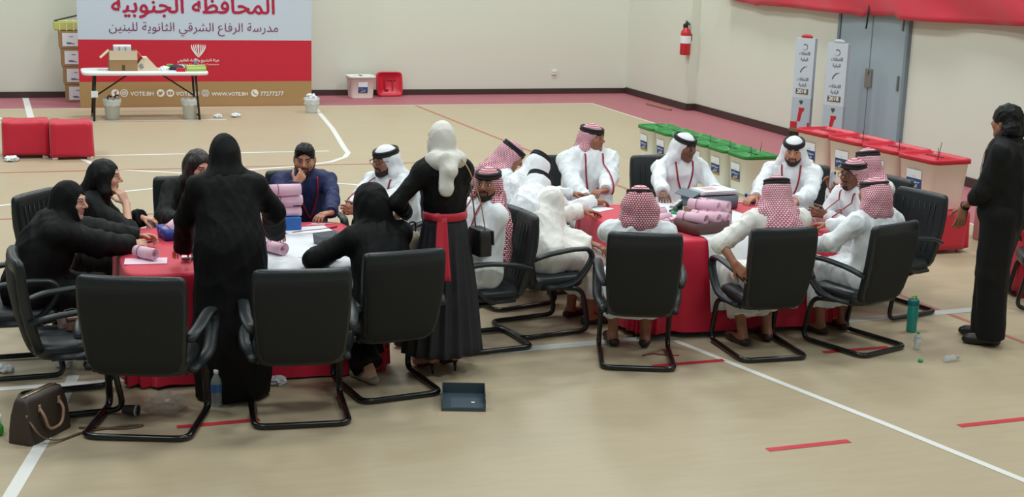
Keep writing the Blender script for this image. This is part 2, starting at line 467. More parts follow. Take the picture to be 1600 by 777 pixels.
def struct(mb, name, m, parent=None):
    o = mb.build(name, m, parent)
    if parent is None: tag(o, kind='structure')
    return o
struct(MB().box((-1, 24.9, 2.25), (28.4, .2, 4.5)), 'wall_back', M_WALL)
struct(MB().box((11.27, 9.3, 2.25), (.2, 27.6, 4.5)), 'wall_right', M_WALL)
struct(MB().box((11.10, 23.5, 2.25), (.2, 2.75, 4.5)), 'wall_right_far', M_WALL)
b = MB(); b.box((-1.55, 24.78, .05), (25.1, .04, .10)); struct(b, 'baseboard_back', M_SKIRT)
b = MB(); b.box((10.985, 23.44, .06), (.03, 2.62, .12)); b.box((11.075, 22.115, .06), (.21, .03, .12)); b.box((11.155, 19.9, .06), (.03, 4.4, .12)); b.box((11.155, 5.6, .06), (.03, 20.4, .12))
struct(b, 'baseboard_right', M_SKIRT)

# double steel door on the right wall
M_DOOR = mat('grey_blue_door_paint', (150, 166, 174), 0.45)
d = MB(); d.box((11.15, 16.40, 1.15), (.05, .78, 2.28), 0, .004); d.box((11.15, 17.20, 1.15), (.05, .78, 2.28), 0, .004)
door = d.build('door_1', [M_DOOR]); tag(door, kind='structure')
MB().box((11.15, 15.97, 1.17), (.08, .06, 2.34)).box((11.15, 17.63, 1.17), (.08, .06, 2.34)).box((11.15, 16.8, 2.36), (.08, 1.72, .06)).build('door_frame', mat('door_frame_paint', (120, 134, 142), .5), door)
h = MB().box((11.118, 16.79, 1.12), (.014, .17, .26), 0, .004); h.box((11.105, 16.81, 1.2), (.012, .05, .05), 0, .003); h.build('lock_plate', M_STEEL, door)
MB().box((11.115, 16.08, 1.12), (.03, .03, .2), 0, .004).build('hinge', M_STEEL, door)
MB().box((11.115, 16.08, 1.92), (.03, .03, .2), 0, .004).build('hinge', M_STEEL, door)
b = thing('wall_socket', 'small white electrical socket on the cream back wall', 'socket', (0, 0, 0))
p = at_y(866, 113, 24.78); b.location = p
MB().box((0, 0, 0), (.10, .025, .09), 0, .006).build('face_plate', M_WHITE, b)
MB().box((-.022, -.014, 0), (.02, .006, .02), 0).box((.022, -.014, 0), (.02, .006, .02), 0).build('socket_holes', mat('socket_grey', (150, 150, 148)), b)

# red drapery hung over the door
def swag():
    bot = [(1128, -6), (1160, 4), (1186, 9), (1192, 8), (1230, 11), (1280, 17), (1330, 22), (1349, 27), (1354, 23), (1380, 25), (1405, 25), (1411, 31), (1450, 34), (1514, 37), (1560, 39), (1600, 41), (1680, 44)]
    pts = [at_x(px, py, 11.02) for px, py in bot]
    n = 160; cum = [0]
    for i in range(1, len(pts)): cum.append(cum[-1]+abs(pts[i].y-pts[i-1].y))
    rings = []
    for k in range(n+1):
        t = cum[-1]*k/n; i = max(j for j in range(len(cum)) if cum[j] <= t+1e-9); i = min(i, len(pts)-2)
        u = (t-cum[i])/max(cum[i+1]-cum[i], 1e-6); q = pts[i].lerp(pts[i+1], u)
        row = []
        for j in range(15):
            v = j/14; zz = q.z+(2.95-q.z)*v
            w = .028*math.sin(t*3.1+2*v)*(1-v*.4)+.010*math.sin(t*8+7*v+1)+.022*math.sin(zz*9+t*2.2)*(1-v*.5)
            row.append((11.02+w-.03, q.y, zz))
        rings.append(row)
    mb = MB(); mb.loft(rings, 0, False, False)
    o = mb.build('red_drape', M_RED)
    md = o.modifiers.new('thick', 'SOLIDIFY'); md.thickness = .006
    tag(o, 'long red satin drape hung along the top of the right wall over the door', 'drape')
    st = MB().tube([(10.99, 16.74, 2.12), (10.99, 16.735, 2.0), (10.995, 16.75, 1.88), (10.99, 16.755, 1.80)], .012).build('tie_strap', M_BLACK, o)
swag()

# ------------------------------------------------------------------ fire extinguisher
p = at_x(1082, 82, 10.90); y0 = 22.35
ex = thing('fire_extinguisher', 'red fire extinguisher hanging on the wall near the hall corner', 'fire extinguisher', (10.92, y0-.2, .97))
M_EXR = mat('extinguisher_red', (190, 30, 40), .35)
MB().lathe([(.02, 0), (.085, .0), (.092, .02), (.092, .36), (.085, .40), (.055, .445), (.03, .46), (.028, .48)], (0, 0, 0), 22).build('cylinder', M_EXR, ex)
MB().lathe([(.0935, .20), (.0935, .33)], (0, 0, 0), 22, cap=False).build('label_band', M_PAPER, ex)
MB().lathe([(.03, .47), (.034, .49), (.03, .54), (.018, .56)], (0, 0, 0), 14).build('valve', M_BLACK, ex)
MB().box((0, -.05, .56), (.022, .15, .016), 0, .004, rx=18).box((0, -.06, .52), (.02, .13, .014), 0, .004, rx=-6).build('handle', M_BLACK, ex)
MB().tube(fillet([(0, .03, .52), (.0, .11, .52), (0.03, .125, .40), (.03, .11, .16)], .05), .014).build('hose', M_BLACK, ex)
MB().box((.085, 0, .30), (.03, .08, .12), 0, .004).build('wall_bracket', M_BLACK, ex)
o = MB().box((0, 0, 0), (.06, .9, .028), 0, .004).build('wooden_strip', mat('raw_wood', (150, 112, 84), .7, var=.15, vscale=10))
q = at_z(1046, 166.5); o.location = (10.68, q.y-.1, .016); o.rotation_euler = (0, 0, R(3)); tag(o, 'loose wooden strip lying on the rose floor below the extinguisher', 'wood strip')

# ------------------------------------------------------------------ big election banner
M_B1 = mat('banner_pale_blue', (196, 207, 222), .6); M_B2 = mat('banner_red', (198, 24, 50), .6); M_B3 = mat('banner_tan', (168, 134, 88), .6)
M_CRIM = mat('banner_crimson_ink', (172, 14, 62), .6); M_PLUM = mat('banner_plum_ink', (118, 44, 92), .6); M_WINK = mat('white_ink', (236, 232, 230), .6)
BY = 23.34; x0, x1 = .87, 4.60
z1 = at_y(124, 128, BY).z; z2 = at_y(121, 61, BY).z; z1r = at_y(486, 127, BY).z
z1 = (z1+z1r)/2; z2 = (z2+at_y(485, 64, BY).z)/2
bn = MB()
def slab(za, zb, mi):
    bn.box(((x0+x1)/2, BY+.03, (za+zb)/2), (x1-x0, .06, zb-za), mi)
slab(0, z1, 2); slab(z1, z2, 1); slab(z2, 3.0, 0)
banner = bn.build('election_banner', [M_B1, M_B2, M_B3]); tag(banner, 'large white, red and tan banner board with Arabic lettering standing before the back wall', 'banner')
YF = BY-.004
def onb(px, py): p = at_y(px, py, YF); return face_mat((p.x, YF, p.z), (1, 0, 0), (0, 0, 1))
def wpx(a, b, y): return at_y(b, y, YF).x-at_y(a, y, YF).x
text('headline', arabic('المحافظة الجنوبية'), wpx(177, 431, 15), onb(304, 20.5), M_CRIM, banner, bold=.026)
text('subtitle', arabic('مدرسة الرفاع الشرقي الثانوية للبنين'), wpx(173, 437, 48), onb(305, 49), M_PLUM, banner, bold=.004)
text('commission_name', arabic('هيئة التشريع والإفتاء القانوني'.replace('إ', 'ا')), wpx(278, 343, 95), onb(310, 96), M_WINK, banner, bold=.02)
text('commission_subtitle', 'Legislation & Legal Opinion Commission', wpx(278, 343, 101), onb(310, 102), M_WINK, banner, bold=.01)
for s_, a, b_ in (('VOTE.BH', 204, 240), ('VOTE.BH', 275, 311), ('WWW.VOTE.BH', 331, 387), ('77277277', 407, 443)):
    text('contact_text', s_, wpx(a, b_, 145), onb((a+b_)/2, 149.5), M_WINK, banner, bold=.02)
icons = MB()
def disc(cx, cz, r, mi, y, n=24, mb=None):
    (mb or icons).poly([(cx+r*math.cos(2*math.pi*k/n), y, cz+r*math.sin(2*math.pi*k/n)) for k in range(n)], mi)
def ring(cx, cz, r, w, mi, y, sx=1.0, n=24):
    for k in range(n):
        a, b2 = 2*math.pi*k/n, 2*math.pi*(k+1)/n
        icons.quad((cx+r*sx*math.cos(a), y, cz+r*math.sin(a)), (cx+r*sx*math.cos(b2), y, cz+r*math.sin(b2)), (cx+(r*sx-w)*math.cos(b2), y, cz+(r-w)*math.sin(b2)), (cx+(r*sx-w)*math.cos(a), y, cz+(r-w)*math.sin(a)), mi)
for i, px in enumerate((180, 194, 251, 266, 321, 398)):
    p = at_y(px, 145.5, YF); cx, cz = p.x, p.z; r_ = .062
    if i in (0, 2, 3, 5): disc(cx, cz, r_, 0, YF)
    y2 = YF-.002
    if i == 0:
        icons.quad((cx-.006, y2, cz-.055), (cx+.012, y2, cz-.055), (cx+.012, y2, cz+.02), (cx-.006, y2, cz+.02), 1)
        icons.quad((cx-.024, y2, cz-.004), (cx+.03, y2, cz-.004), (cx+.03, y2, cz+.01), (cx-.024, y2, cz+.01), 1)
        icons.quad((cx-.006, y2, cz+.02), (cx+.03, y2, cz+.024), (cx+.03, y2, cz+.04), (cx+.004, y2, cz+.038), 1)
    if i == 1:
        ring(cx, cz, r_, .012, 0, YF); ring(cx, cz, .036, .010, 0, YF); ring(cx, cz, .018, .008, 0, YF); disc(cx+.028, cz+.028, .006, 0, YF)
    if i == 2:
        icons.poly([(cx-.036, y2, cz-.028), (cx-.008, y2, cz-.034), (cx+.022, y2, cz-.018), (cx+.034, y2, cz+.022), (cx+.012, y2, cz+.034), (cx-.002, y2, cz+.012), (cx-.034, y2, cz+.030), (cx-.030, y2, cz-.006)], 1)
    if i == 3:
        icons.poly([(cx-.038, y2, cz-.024), (cx+.038, y2, cz-.024), (cx+.042, y2, cz), (cx+.038, y2, cz+.024), (cx-.038, y2, cz+.024), (cx-.042, y2, cz)], 1)
        icons.poly([(cx-.010, y2-.001, cz-.014), (cx+.016, y2-.001, cz), (cx-.010, y2-.001, cz+.014)], 0)
    if i == 4:
        ring(cx, cz, r_, .009, 0, YF); ring(cx, cz, r_, .009, 0, YF, .5)
        for dz in (-.026, 0, .026): icons.quad((cx-.056, YF, cz+dz-.004), (cx+.056, YF, cz+dz-.004), (cx+.056, YF, cz+dz+.004), (cx-.056, YF, cz+dz+.004), 0)
        icons.quad((cx-.004, YF, cz-.06), (cx+.004, YF, cz-.06), (cx+.004, YF, cz+.06), (cx-.004, YF, cz+.06), 0)
    if i == 5:
        pth = [(-.034, .026), (-.022, -.006), (.004, -.028), (.032, -.032)]
        for (a, c), (a2, c2) in zip(pth, pth[1:]): icons.quad((cx+a, y2, cz+c), (cx+a2, y2, cz+c2), (cx+a2+.012, y2, cz+c2+.014), (cx+a+.014, y2, cz+c+.010), 1)
icons.build('contact_icons', [M_WINK, M_B3], banner)
# tulip-shaped emblem above the commission name
em = MB(); p = at_y(310, 78, YF); q = .0111
def epts(l): return [(p.x+a*q, YF, p.z+c*q) for a, c in l]
for sgn in (-1, 1):
    for k in range(4):
        w0 = k*3.1
        outer = [(sgn*(w0), 9.5-k*.4), (sgn*(w0+1.6), 6-k*.3), (sgn*(w0*.92+1.0), 0.5), (sgn*(w0*.5+.6), -6), (sgn*.15, -11.5), (sgn*(w0*.45), -5), (sgn*(w0*.82), 1), (sgn*(w0-.2), 6-k*.3)]
        em.poly(epts(outer if sgn > 0 else outer[::-1]), 0)
em.build('emblem', M_WINK, banner)

# ------------------------------------------------------------------ stacked cartons behind the banner's left edge
M_TAPEY = mat('yellow_green_wrap', (196, 196, 110), .6)
where = ['at the bottom of the stack', 'second from the bottom of the stack', 'second from the top of the stack', 'topmost of the stack']
for k in range(4):
    c = thing('cardboard_carton', 'labelled brown carton %s left of the banner' % where[k], 'carton', (.93-.025*k, 24.3, .292*k), 0, 'labelled cartons stacked beside the banner')
    MB().box((0, 0, .145), (.50, .44, .288), 0, .006).build('box_body', M_CARD, c)
    MB().box((-.08, -.222, .15), (.24, .004, .215)).build('paper_label', M_PAPER, c)
    MB().box((-.10, -.2255, .10), (.08, .002, .012)).box((-.07, -.2255, .085), (.12, .002, .010)).box((-.06, -.2255, .2), (.06, .002, .008)).build('print', mat('blue_print', (70, 74, 140)), c)
w_ = thing('shrink_wrapped_pack', 'yellow-green wrapped pack lying on top of the carton stack', 'pack', (.82, 24.3, 1.169))
MB().box((0, 0, .075), (.58, .42, .145), 0, .02).build('wrap', M_TAPEY, w_)
for k in range(4): MB().box((-.2+.11*k, 0, .075), (.02, .43, .152), 0, .004).build('strap', mat('pale_strap', (222, 220, 170)), w_)
o = MB().box((0, 0, 0), (.62, .05, .025), 0, .005, ry=-14).build('dark_rod', mat('dark_green_rod', (60, 70, 66), .5)); o.location = (.84, 24.12, 1.40); tag(o, 'dark flat rod resting aslant on the wrapped pack', 'rod')

# ------------------------------------------------------------------ folding table with packing stuff
tx0, tx1, tyf, tyb = .93, 2.62, 21.66, 22.36
zt = .735
t = thing('folding_table', 'white-topped folding table with dark metal legs in front of the banner', 'table', ((tx0+tx1)/2, 22.0, 0))
hw = (tx1-tx0)/2+.08
MB().loft([sring((0, 0, z_), hw-i_, .37-i_, 40, 9) for z_, i_ in ((zt-.05, .012), (zt-.04, 0), (zt-.01, 0), (zt, .01))]).build('tabletop', M_WHITE, t)
M_LEG = mat('dark_leg_metal', (52, 48, 44), .4, .6)
for sx in (-1, 1):
    for sy in (-1, 1):
        MB().tube([(sx*(hw-.19), sy*.22, zt-.05), (sx*(hw-.19+.02), sy*.24, .35), (sx*(hw-.15), sy*.30, .0)], .017).build('leg', M_LEG, t)
    MB().tube([(sx*(hw-.15), -.29, .05), (sx*(hw-.15), .29, .05)], .014).tube([(sx*(hw-.17), -.27, .3), (sx*(hw-.17), .27, .3)], .012).build('crossbar', M_LEG, t)
    MB().tube([(sx*(hw-.19), 0, .34), (sx*.22, 0, zt-.05)], .012).build('brace', M_LEG, t)
MB().box((-(hw-.17), -.25, .40), (.10, .012, .10), 0, .003, rz=0).build('paper_tag', M_PAPER, t)
def ont(px): return at_y(px, 120, 21.9).x
# open carton
c = thing('open_carton', 'brown open carton with raised flaps standing on the folding table', 'carton', (ont(192)+.01, 21.98, zt))
MB().box((0, 0, .003), (.40, .30, .006)).box((0, .15, .15), (.40, .006, .30)).box((0, -.15, .15), (.40, .006, .30)).box((.2, 0, .15), (.006, .30, .30)).box((-.2, 0, .15), (.006, .30, .30)).build('box_body', M_CARD, c)
MB().box((0, -.158, .235), (.405, .006, .14), 0, 0, rx=3).build('front_flap', M_CARDL, c)
MB().box((.255, 0, .235), (.006, .30, .16), 0, 0, ry=-40).build('side_flap', M_CARDL, c)
MB().box((-.265, 0, .245), (.006, .30, .17), 0, 0, ry=48).build('side_flap', M_CARDL, c)
MB().box((0, -.1535, .05), (.045, .004, .08)).build('tape_mark', mat('brown_tape', (86, 60, 44)), c)
g = thing('paper_carrier_bag', 'white paper carrier bag standing inside the open carton', 'bag', (ont(192)+.01, 22.03, zt+.006))
MB().loft([sring((0, 0, z_), .13, .05, 20, 8) for z_ in (0, .1, .34, .37)], 0, True).build('bag_body', M_PAPER, g)
MB().tube(fillet([(-.045, -.06, .35), (-.045, -.075, .26), (.045, -.075, .26), (.045, -.06, .35)], .04), .007).build('cord_handle', mat('grey_cord', (130, 120, 116)), g)
# small wedge carton lying on its side
c = thing('tilted_carton', 'pale cream carton propped on its edge right of the open carton', 'carton', (ont(231), 21.95, zt))
MB().add([(-.17, -.12, 0), (.18, -.12, 0), (-.17, .14, 0), (.18, .14, 0), (-.07, -.10, .20), (.0, -.10, .20), (-.07, .14, .20), (.0, .14, .20), (-.19, -.12, .05), (-.19, .14, .05)],
          [(0, 1, 5, 4, 8), (2, 9, 6, 7, 3), (0, 2, 3, 1), (1, 3, 7, 5), (4, 5, 7, 6), (8, 4, 6, 9), (0, 8, 9, 2)], 0, False).build('box_body', M_CARDL, c)
MB().box((-.10, -.124, .07), (.06, .004, .07), 0, 0, ry=-30).build('printed_panel', mat('grey_print', (140, 140, 128)), c)
def small(name, lab, cat, x, y, z, mb, m_, rz=0, group=None):
    o = mb.build(name, m_); o.location = (x, y, z); o.rotation_euler = (0, 0, R(rz)); return tag(o, lab, cat, group)
def crumple(r, seed, sq=.6):
    rg = random.Random(seed); mb = MB(); bm = bmesh.new(); bmesh.ops.create_icosphere(bm, subdivisions=3, radius=r)
    for v in bm.verts:
        k = .72+.5*rg.random(); v.co *= k; v.co.z = max(v.co.z*sq, -r*.35)
    zmin = min(v.co.z for v in bm.verts)
    bm.verts.index_update(); mb.add([(v.co.x, v.co.y, v.co.z-zmin) for v in bm.verts], [[v.index for v in f.verts] for f in bm.faces], 0, False); bm.free(); return mb
small('crumpled_tissue', 'white crumpled tissue on the folding table beside the tilted carton', 'tissue', ont(258), 21.95, zt, crumple(.07, 3), M_PAPER)
small('crumpled_tissue', 'white crumpled tissue lying behind the green packet on the table', 'tissue', ont(285), 22.05, zt, crumple(.075, 4), M_PAPER)
small('paper_sheet', 'white sheet of paper lying on the folding table near the tissue', 'paper', ont(263), 21.78, zt+.001, MB().box((0, 0, .003), (.22, .14, .006)), M_PAPER, 12)
small('green_packet', 'small green packet standing beside the crumpled tissue', 'packet', ont(267), 22.0, zt, MB().box((0, 0, .045), (.10, .06, .09), 0, .01), mat('packet_green', (120, 160, 70), .5), 10)
small('navy_pouch', 'dark navy pouch lying between green packet and white tissue', 'pouch', ont(277), 21.92, zt, MB().loft([sring((0, 0, z_), .10-i_, .06-i_, 20, 3) for z_, i_ in ((0, .02), (.02, 0), (.06, 0), (.08, .03))]), mat('navy_cloth', (34, 40, 66), .6), -8)
small('red_box', 'small red box at the front edge of the folding table', 'box', ont(281), 21.74, zt, MB().box((0, 0, .028), (.13, .07, .056), 0, .006), mat('bright_red', (200, 26, 54), .5))
c = thing('biscuit_box', 'green and yellow box lying at the right end of the folding table', 'box', (ont(305), 21.85, zt), 4)
MB().box((0, 0, .04), (.30, .16, .08), 0, .006).build('box_body', mat('lime_print', (150, 188, 80), .5), c)
MB().box((0, -.081, .05), (.29, .004, .03)).box((-.05, 0, .081), (.16, .12, .003)).build('printed_band', mat('yellow_print', (214, 214, 130), .5), c)
c = thing('spray_bottle', 'small clear and blue bottle standing on the green biscuit box', 'bottle', (ont(306), 21.9, zt+.082))
MB().lathe([(.0, 0), (.022, 0), (.024, .02), (.024, .055), (.010, .075)], n=14).build('bottle_body', mat('blue_clear_plastic', (90, 130, 170), .25), c)
MB().lathe([(.010, .074), (.011, .095), (.004, .1)], n=10).build('bottle_cap', M_WHITE, c)

# ------------------------------------------------------------------ bins, boxes on the floor at the back
def clear(name, rgb, a): return mat(name, rgb, .25, alpha=a)
M_CLEAR = clear('frosted_bin_plastic', (196, 196, 184), .72)
def bin_(px, py, lab, r=.125, hgt=.30, m_=None):
    q = at_z(px, py)
    c = thing('waste_bin', lab, 'bin', (q.x, q.y, 0), 0, 'small waste bins by the banner')
    MB().lathe([(0, 0), (r*.74, 0), (r*.78, .01), (r, hgt), (r*1.05, hgt+.005), (r*.97, hgt+.005), (r*.94, hgt-.02)], n=24, cap=False).build('bin_body', m_ or M_CLEAR, c)
    rings = []
    for z_, k in ((hgt-.08, 1.035), (hgt-.03, 1.06), (hgt+.012, 1.08), (hgt+.015, .9), (hgt-.05, .7)):
        rings.append([(r*k*(1+.05*math.sin(j*5+z_*40))*math.cos(2*math.pi*j/24), r*k*(1+.05*math.sin(j*5+z_*40))*math.sin(2*math.pi*j/24), z_+.012*math.sin(j*2.3)) for j in range(24)])
    MB().loft(rings, 0, False).build('bin_liner', clear('thin_liner', (222, 226, 226), .7), c)
    return c
c = bin_(176, 187, 'clear waste bin with a dark-handled bag under the left end of the folding table')
MB().tube([(-.07, -.05, .33), (-.05, -.06, .37), (-.01, -.05, .35)], .015).tube([(.03, -.05, .34), (.06, -.06, .38), (.09, -.04, .37)], .015).build('dark_handle', M_BLACK, c)
bin_(297, 186, 'clear waste bin with a white liner under the right end of the folding table')
c = bin_(487, 176, 'white waste bin with tissues heaped in it at the right corner of the banner', .12, .22, mat('white_bin_plastic', (208, 216, 216), .4))
cr = crumple(.09, 8, .9); cr.xf(Matrix.Translation((0, 0, .20))); cr.build('tissue_heap', M_PAPER, c)
MB().box((-.02, -.02, .27), (.09, .06, .05), 0, .01, rz=20).build('blue_wrapper', mat('blue_wrapper', (60, 70, 130), .4), c)
small('crumpled_tissue', 'crumpled white tissue on the floor right of the folding table', 'tissue', at_z(341, 184).x, at_z(341, 184).y, 0.002, crumple(.065, 11, .5), M_PAPER)
small('crumpled_tissue', 'second crumpled tissue lying farther right on the floor below the banner', 'tissue', at_z(368, 183).x, at_z(368, 183).y, 0.002, crumple(.075, 12, .45), M_PAPER)

# cubes draped in red cloth
def draped_cube(x, y, w, d, h_, lab, seed):
    c = thing('draped_crate', lab, 'crate', (x, y, 0), 0, 'crates draped in red cloth')
    rg = random.Random(seed); rings = []; n = 72
    for i in range(14):
        v = i/13
        if i < 4: k = (.55, .85, .97, 1.0)[i]; z_ = h_-(.0, .002, .006, .03)[i]
        else: k = 1.0+.03*(v-.2); z_ = h_-.03-(h_-.07)*((i-3)/10)
        r_ = sring((0, 0, z_), w/2*k, d/2*k, n, 9)
        out = []
        for j, p_ in enumerate(r_):
            s_ = 1+(.010*math.sin(j*1.1+seed)+.012*math.sin(j*.47+i*.25+seed*2))*(v if i > 3 else .2)
            zz = p_[2]+(.012*math.sin(j*.6+seed) if i == 13 else 0)+(.006*math.sin(j*.9+seed) if i < 4 else 0)
            out.append((p_[0]*s_, p_[1]*s_, zz))
        rings.append(out)
    MB().loft(rings).build('red_cloth', M_RED, c)
    for sx in (-.8, .8):
        for sy in (-.8, .8): MB().box((sx*w/2, sy*d/2, .03), (.07, .07, .06), 0, .01).build('foot', M_WHITE, c)
draped_cube(.02, 18.52, .56, .50, .46, 'red-draped crate on the floor at the left edge of the photo', 1)
draped_cube(.56, 18.36, .52, .50, .46, 'red-draped crate right of its twin, toward the folding table', 2)
small('crumpled_tissue', 'crumpled white tissue at the foot of the left red-draped crate', 'tissue', at_z(18, 252).x, at_z(18, 252).y, 0.002, crumple(.09, 14, .4), M_PAPER)

# ------------------------------------------------------------------ ballot boxes
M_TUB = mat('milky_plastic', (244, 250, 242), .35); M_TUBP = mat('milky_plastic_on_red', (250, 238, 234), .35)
M_GRN = mat('lid_green', (38, 132, 58), .4); M_LRED = mat('lid_red', (198, 20, 48), .4); M_LWH = mat('lid_white', (222, 226, 218), .4)
M_LB = mat('label_blue', (30, 66, 130), .6); M_LG = mat('label_gold', (170, 138, 76), .6)
def ballot_box(lab, loc, lidm, tub, label_side, rz=0, ties=1, group=None, H=.47, Wx=.40, Wy=.54):
    c = thing('ballot_box', lab, 'ballot box', loc, rz, group)
    def rg(z_, k, wall=0): return sring((0, 0, z_), Wx/2*k-wall, Wy/2*k-wall, 40, 7)
    mb = MB(); mb.loft([rg(0, .80), rg(.006, .84), rg(.02, .86), rg(H-.05, .985), rg(H-.05, 1.02), rg(H-.03, 1.02), rg(H-.03, .99), rg(H-.02, .97), rg(.02, .84), rg(.012, .80)], 0, False)
    mb.build('tub', tub, c)
    if lidm:
        L = MB(); L.loft([rg(H-.045, 1.045), rg(H-.048, 1.06), rg(H-.012, 1.06), rg(H-.004, 1.04), rg(H-.004, .95), rg(H-.022, .92), rg(H-.022, .5), rg(H-.010, .46), rg(H-.010, .05)])
        L.loft([[(p_[0], p_[1], p_[2]) for p_ in rg(H-.046, 1.045)], rg(H-.046, .1)], 0, True)
        lid = L.build('lid', lidm, c)
        MB().box((0, 0, H-.007), (.035, Wy*.42, .012), 0, .004).build('slot', mat('red_lid_slot', (120, 14, 34), .5) if lidm is M_LRED else mat('green_lid_slot', (20, 84, 38), .5), lid)
        for k in range(ties):
            sx = (-.14, .15)[k % 2]; sy = (-.20, .10)[k % 2]
            MB().tube([(sx, sy, H-.03), (sx+.005, sy, H+.03), (sx-.012+.02*k, sy-.01, H+.11)], .0032, n=5).build('seal_tie', M_BLACK, c)
    # paper label: white top, blue middle with two lines of writing, gold foot
    s_ = -1 if label_side == '-x' else 1
    if label_side in ('-x',):
        xs = lambda z_: -(Wx/2*(.86+(.125)*(z_/(H-.05))))-.004
        zc = H*.54; w2 = .105; cy = .02
        def band(za, zb, mi):
            lb.quad((xs(za), cy+w2, za), (xs(za), cy-w2, za), (xs(zb), cy-w2, zb), (xs(zb), cy+w2, zb), mi)
        lb = MB(); band(zc-.115, zc-.085, 2); band(zc-.085, zc+.015, 1); band(zc+.015, zc+.10, 0)
        lo = lb.build('label', [M_PAPER, M_LB, M_LG], c)
        for wd, body, zz in ((.165, 'صندوق الاقتراع', zc-.026), (.10, 'النيابي', zc-.070)):
            text('label_text', arabic(body), wd, face_mat((xs(zz)-.003, cy, zz), (0, -1, 0), (-.09, 0, 1)), M_WINK, lo, bold=.02)
        text('label_text', arabic('انتخابات'), .05, face_mat((xs(zc+.03)-.003, cy, zc+.03), (0, -1, 0), (-.09, 0, 1)), mat('grey_ink', (120, 124, 130)), lo, bold=.01)
    if label_side == '-y':
        ys = lambda z_: -(Wy/2*(.86+(.125)*(z_/(H-.05))))-.004
        zc = H*.42; w2 = .085; cx_ = .0
        lb = MB()
        def band(za, zb, mi): lb.quad((cx_-w2, ys(za), za), (cx_+w2, ys(za), za), (cx_+w2, ys(zb), zb), (cx_-w2, ys(zb), zb), mi)
        band(zc-.06, zc+.04, 1); band(zc+.04, zc+.13, 0); band(zc-.075, zc-.06, 2)
        lo = lb.build('label', [M_PAPER, M_LB, M_LG], c)
        for wd, body, zz in ((.13, 'صندوق الاقتراع', zc), (.08, 'النيابي', zc-.04)):
            text('label_text', arabic(body), wd, face_mat((cx_, ys(zz)-.003, zz), (1, 0, 0), (0, -.09, 1)), M_WINK, lo, bold=.02)
    return c
ordg = ['farthest of the row of six', 'second farthest of the six', 'third farthest of the six', 'third nearest of the six', 'second nearest of the six', 'nearest of the row of six']
gy = [16.95, 16.47, 15.99, 15.51, 15.03, 14.55]
for k in range(6):
    ballot_box('milky ballot box with green lid on the floor, '+ordg[k], (8.04+.02*k, gy[k], 0), M_GRN, M_TUB, '-x', ties=(0, 0, 0, 1, 1, 2)[k], group='green-lidded ballot boxes in a row', H=.48, Wx=.44, Wy=.445)
BZ = .41
ordr = ['farthest of the four on the red bench', 'second farthest of the four on the red bench', 'second nearest of the four on the red bench', 'nearest of the four on the red bench']
ry_ = [13.32, 12.71, 12.10, 11.50]
for k in range(4):
    ballot_box('milky ballot box with red lid, '+ordr[k], (8.36+.03*k, ry_[k], BZ), M_LRED, M_TUBP, '-x', rz=6, ties=(0, 1, 1, 2)[k], group='red-lidded ballot boxes on a bench', H=.51, Wx=.46, Wy=.56)
# bench under a red cloth
bc = thing('draped_bench', 'low bench draped in red cloth carrying the red-lidded ballot boxes', 'bench', (8.42, 12.40, 0))
rings = []; n = 160
for i in range(12):
    z_ = (BZ-.002, BZ-.004, BZ-.012, BZ-.04)[i] if i < 4 else BZ-.04-(BZ-.09)*((i-3)/8)
    k = (.5, .96, .995, 1.0)[i] if i < 4 else 1.0
    r_ = sring((0, 0, z_), .30*k if i else .1, (1.24 if i else 1.0)*(k if i else 1), n, 16)
    v = max(0, (i-3)/8)
    rings.append([(p_[0]*(1+.05*v*math.sin(j*.55)), p_[1]*(1+.008*v*math.sin(j*.8)), p_[2]+(.01*math.sin(j*.35) if i == 11 else 0)) for j, p_ in enumerate(r_)])
MB().loft(rings).build('red_cloth', M_RED, bc)
for sx in (-.23, .23):
    for sy in (-1.15, 1.15): MB().lathe([(.03, 0), (.034, .05), (.04, .09)], (sx, sy, 0), 12).build('foot', M_WHITE, bc)
# box against the back wall with its lid beside it
q = at_z(570, 156)
ballot_box('milky ballot box with white rim standing against the back wall', (q.x, 24.42, 0), M_LWH, M_TUB, '-y', ties=0, H=.40, Wx=.46, Wy=.40)
q = at_z(612, 153)
ld = thing('leaning_lid', 'red ballot box lid leaning on the back wall', 'lid', (6.27, 24.55, 0.0)); ld.rotation_euler = (R(-12), 0, 0)
mb = MB()
def vr(y, k): return [(p_[0], y, p_[1]+.225) for p_ in sring((0, 0, 0), .24*k, .222*k, 40, 7)]
mb.loft([vr(.04, 1), vr(-.004, 1), vr(-.012, .97), vr(-.012, .88), vr(.004, .86), vr(.004, .1)]); mb.build('lid_panel', M_LRED, ld)
mm = mat('lid_groove', (150, 16, 40), .5)
MB().box((.03, -.008, .30), (.17, .016, .022), 0, .004).box((.05, -.008, .21), (.022, .016, .18), 0, .004).box((-.09, -.008, .22), (.018, .016, .20), 0, .004).box((-.06, -.008, .125), (.07, .016, .018), 0, .004).build('moulded_slots', mm, ld)

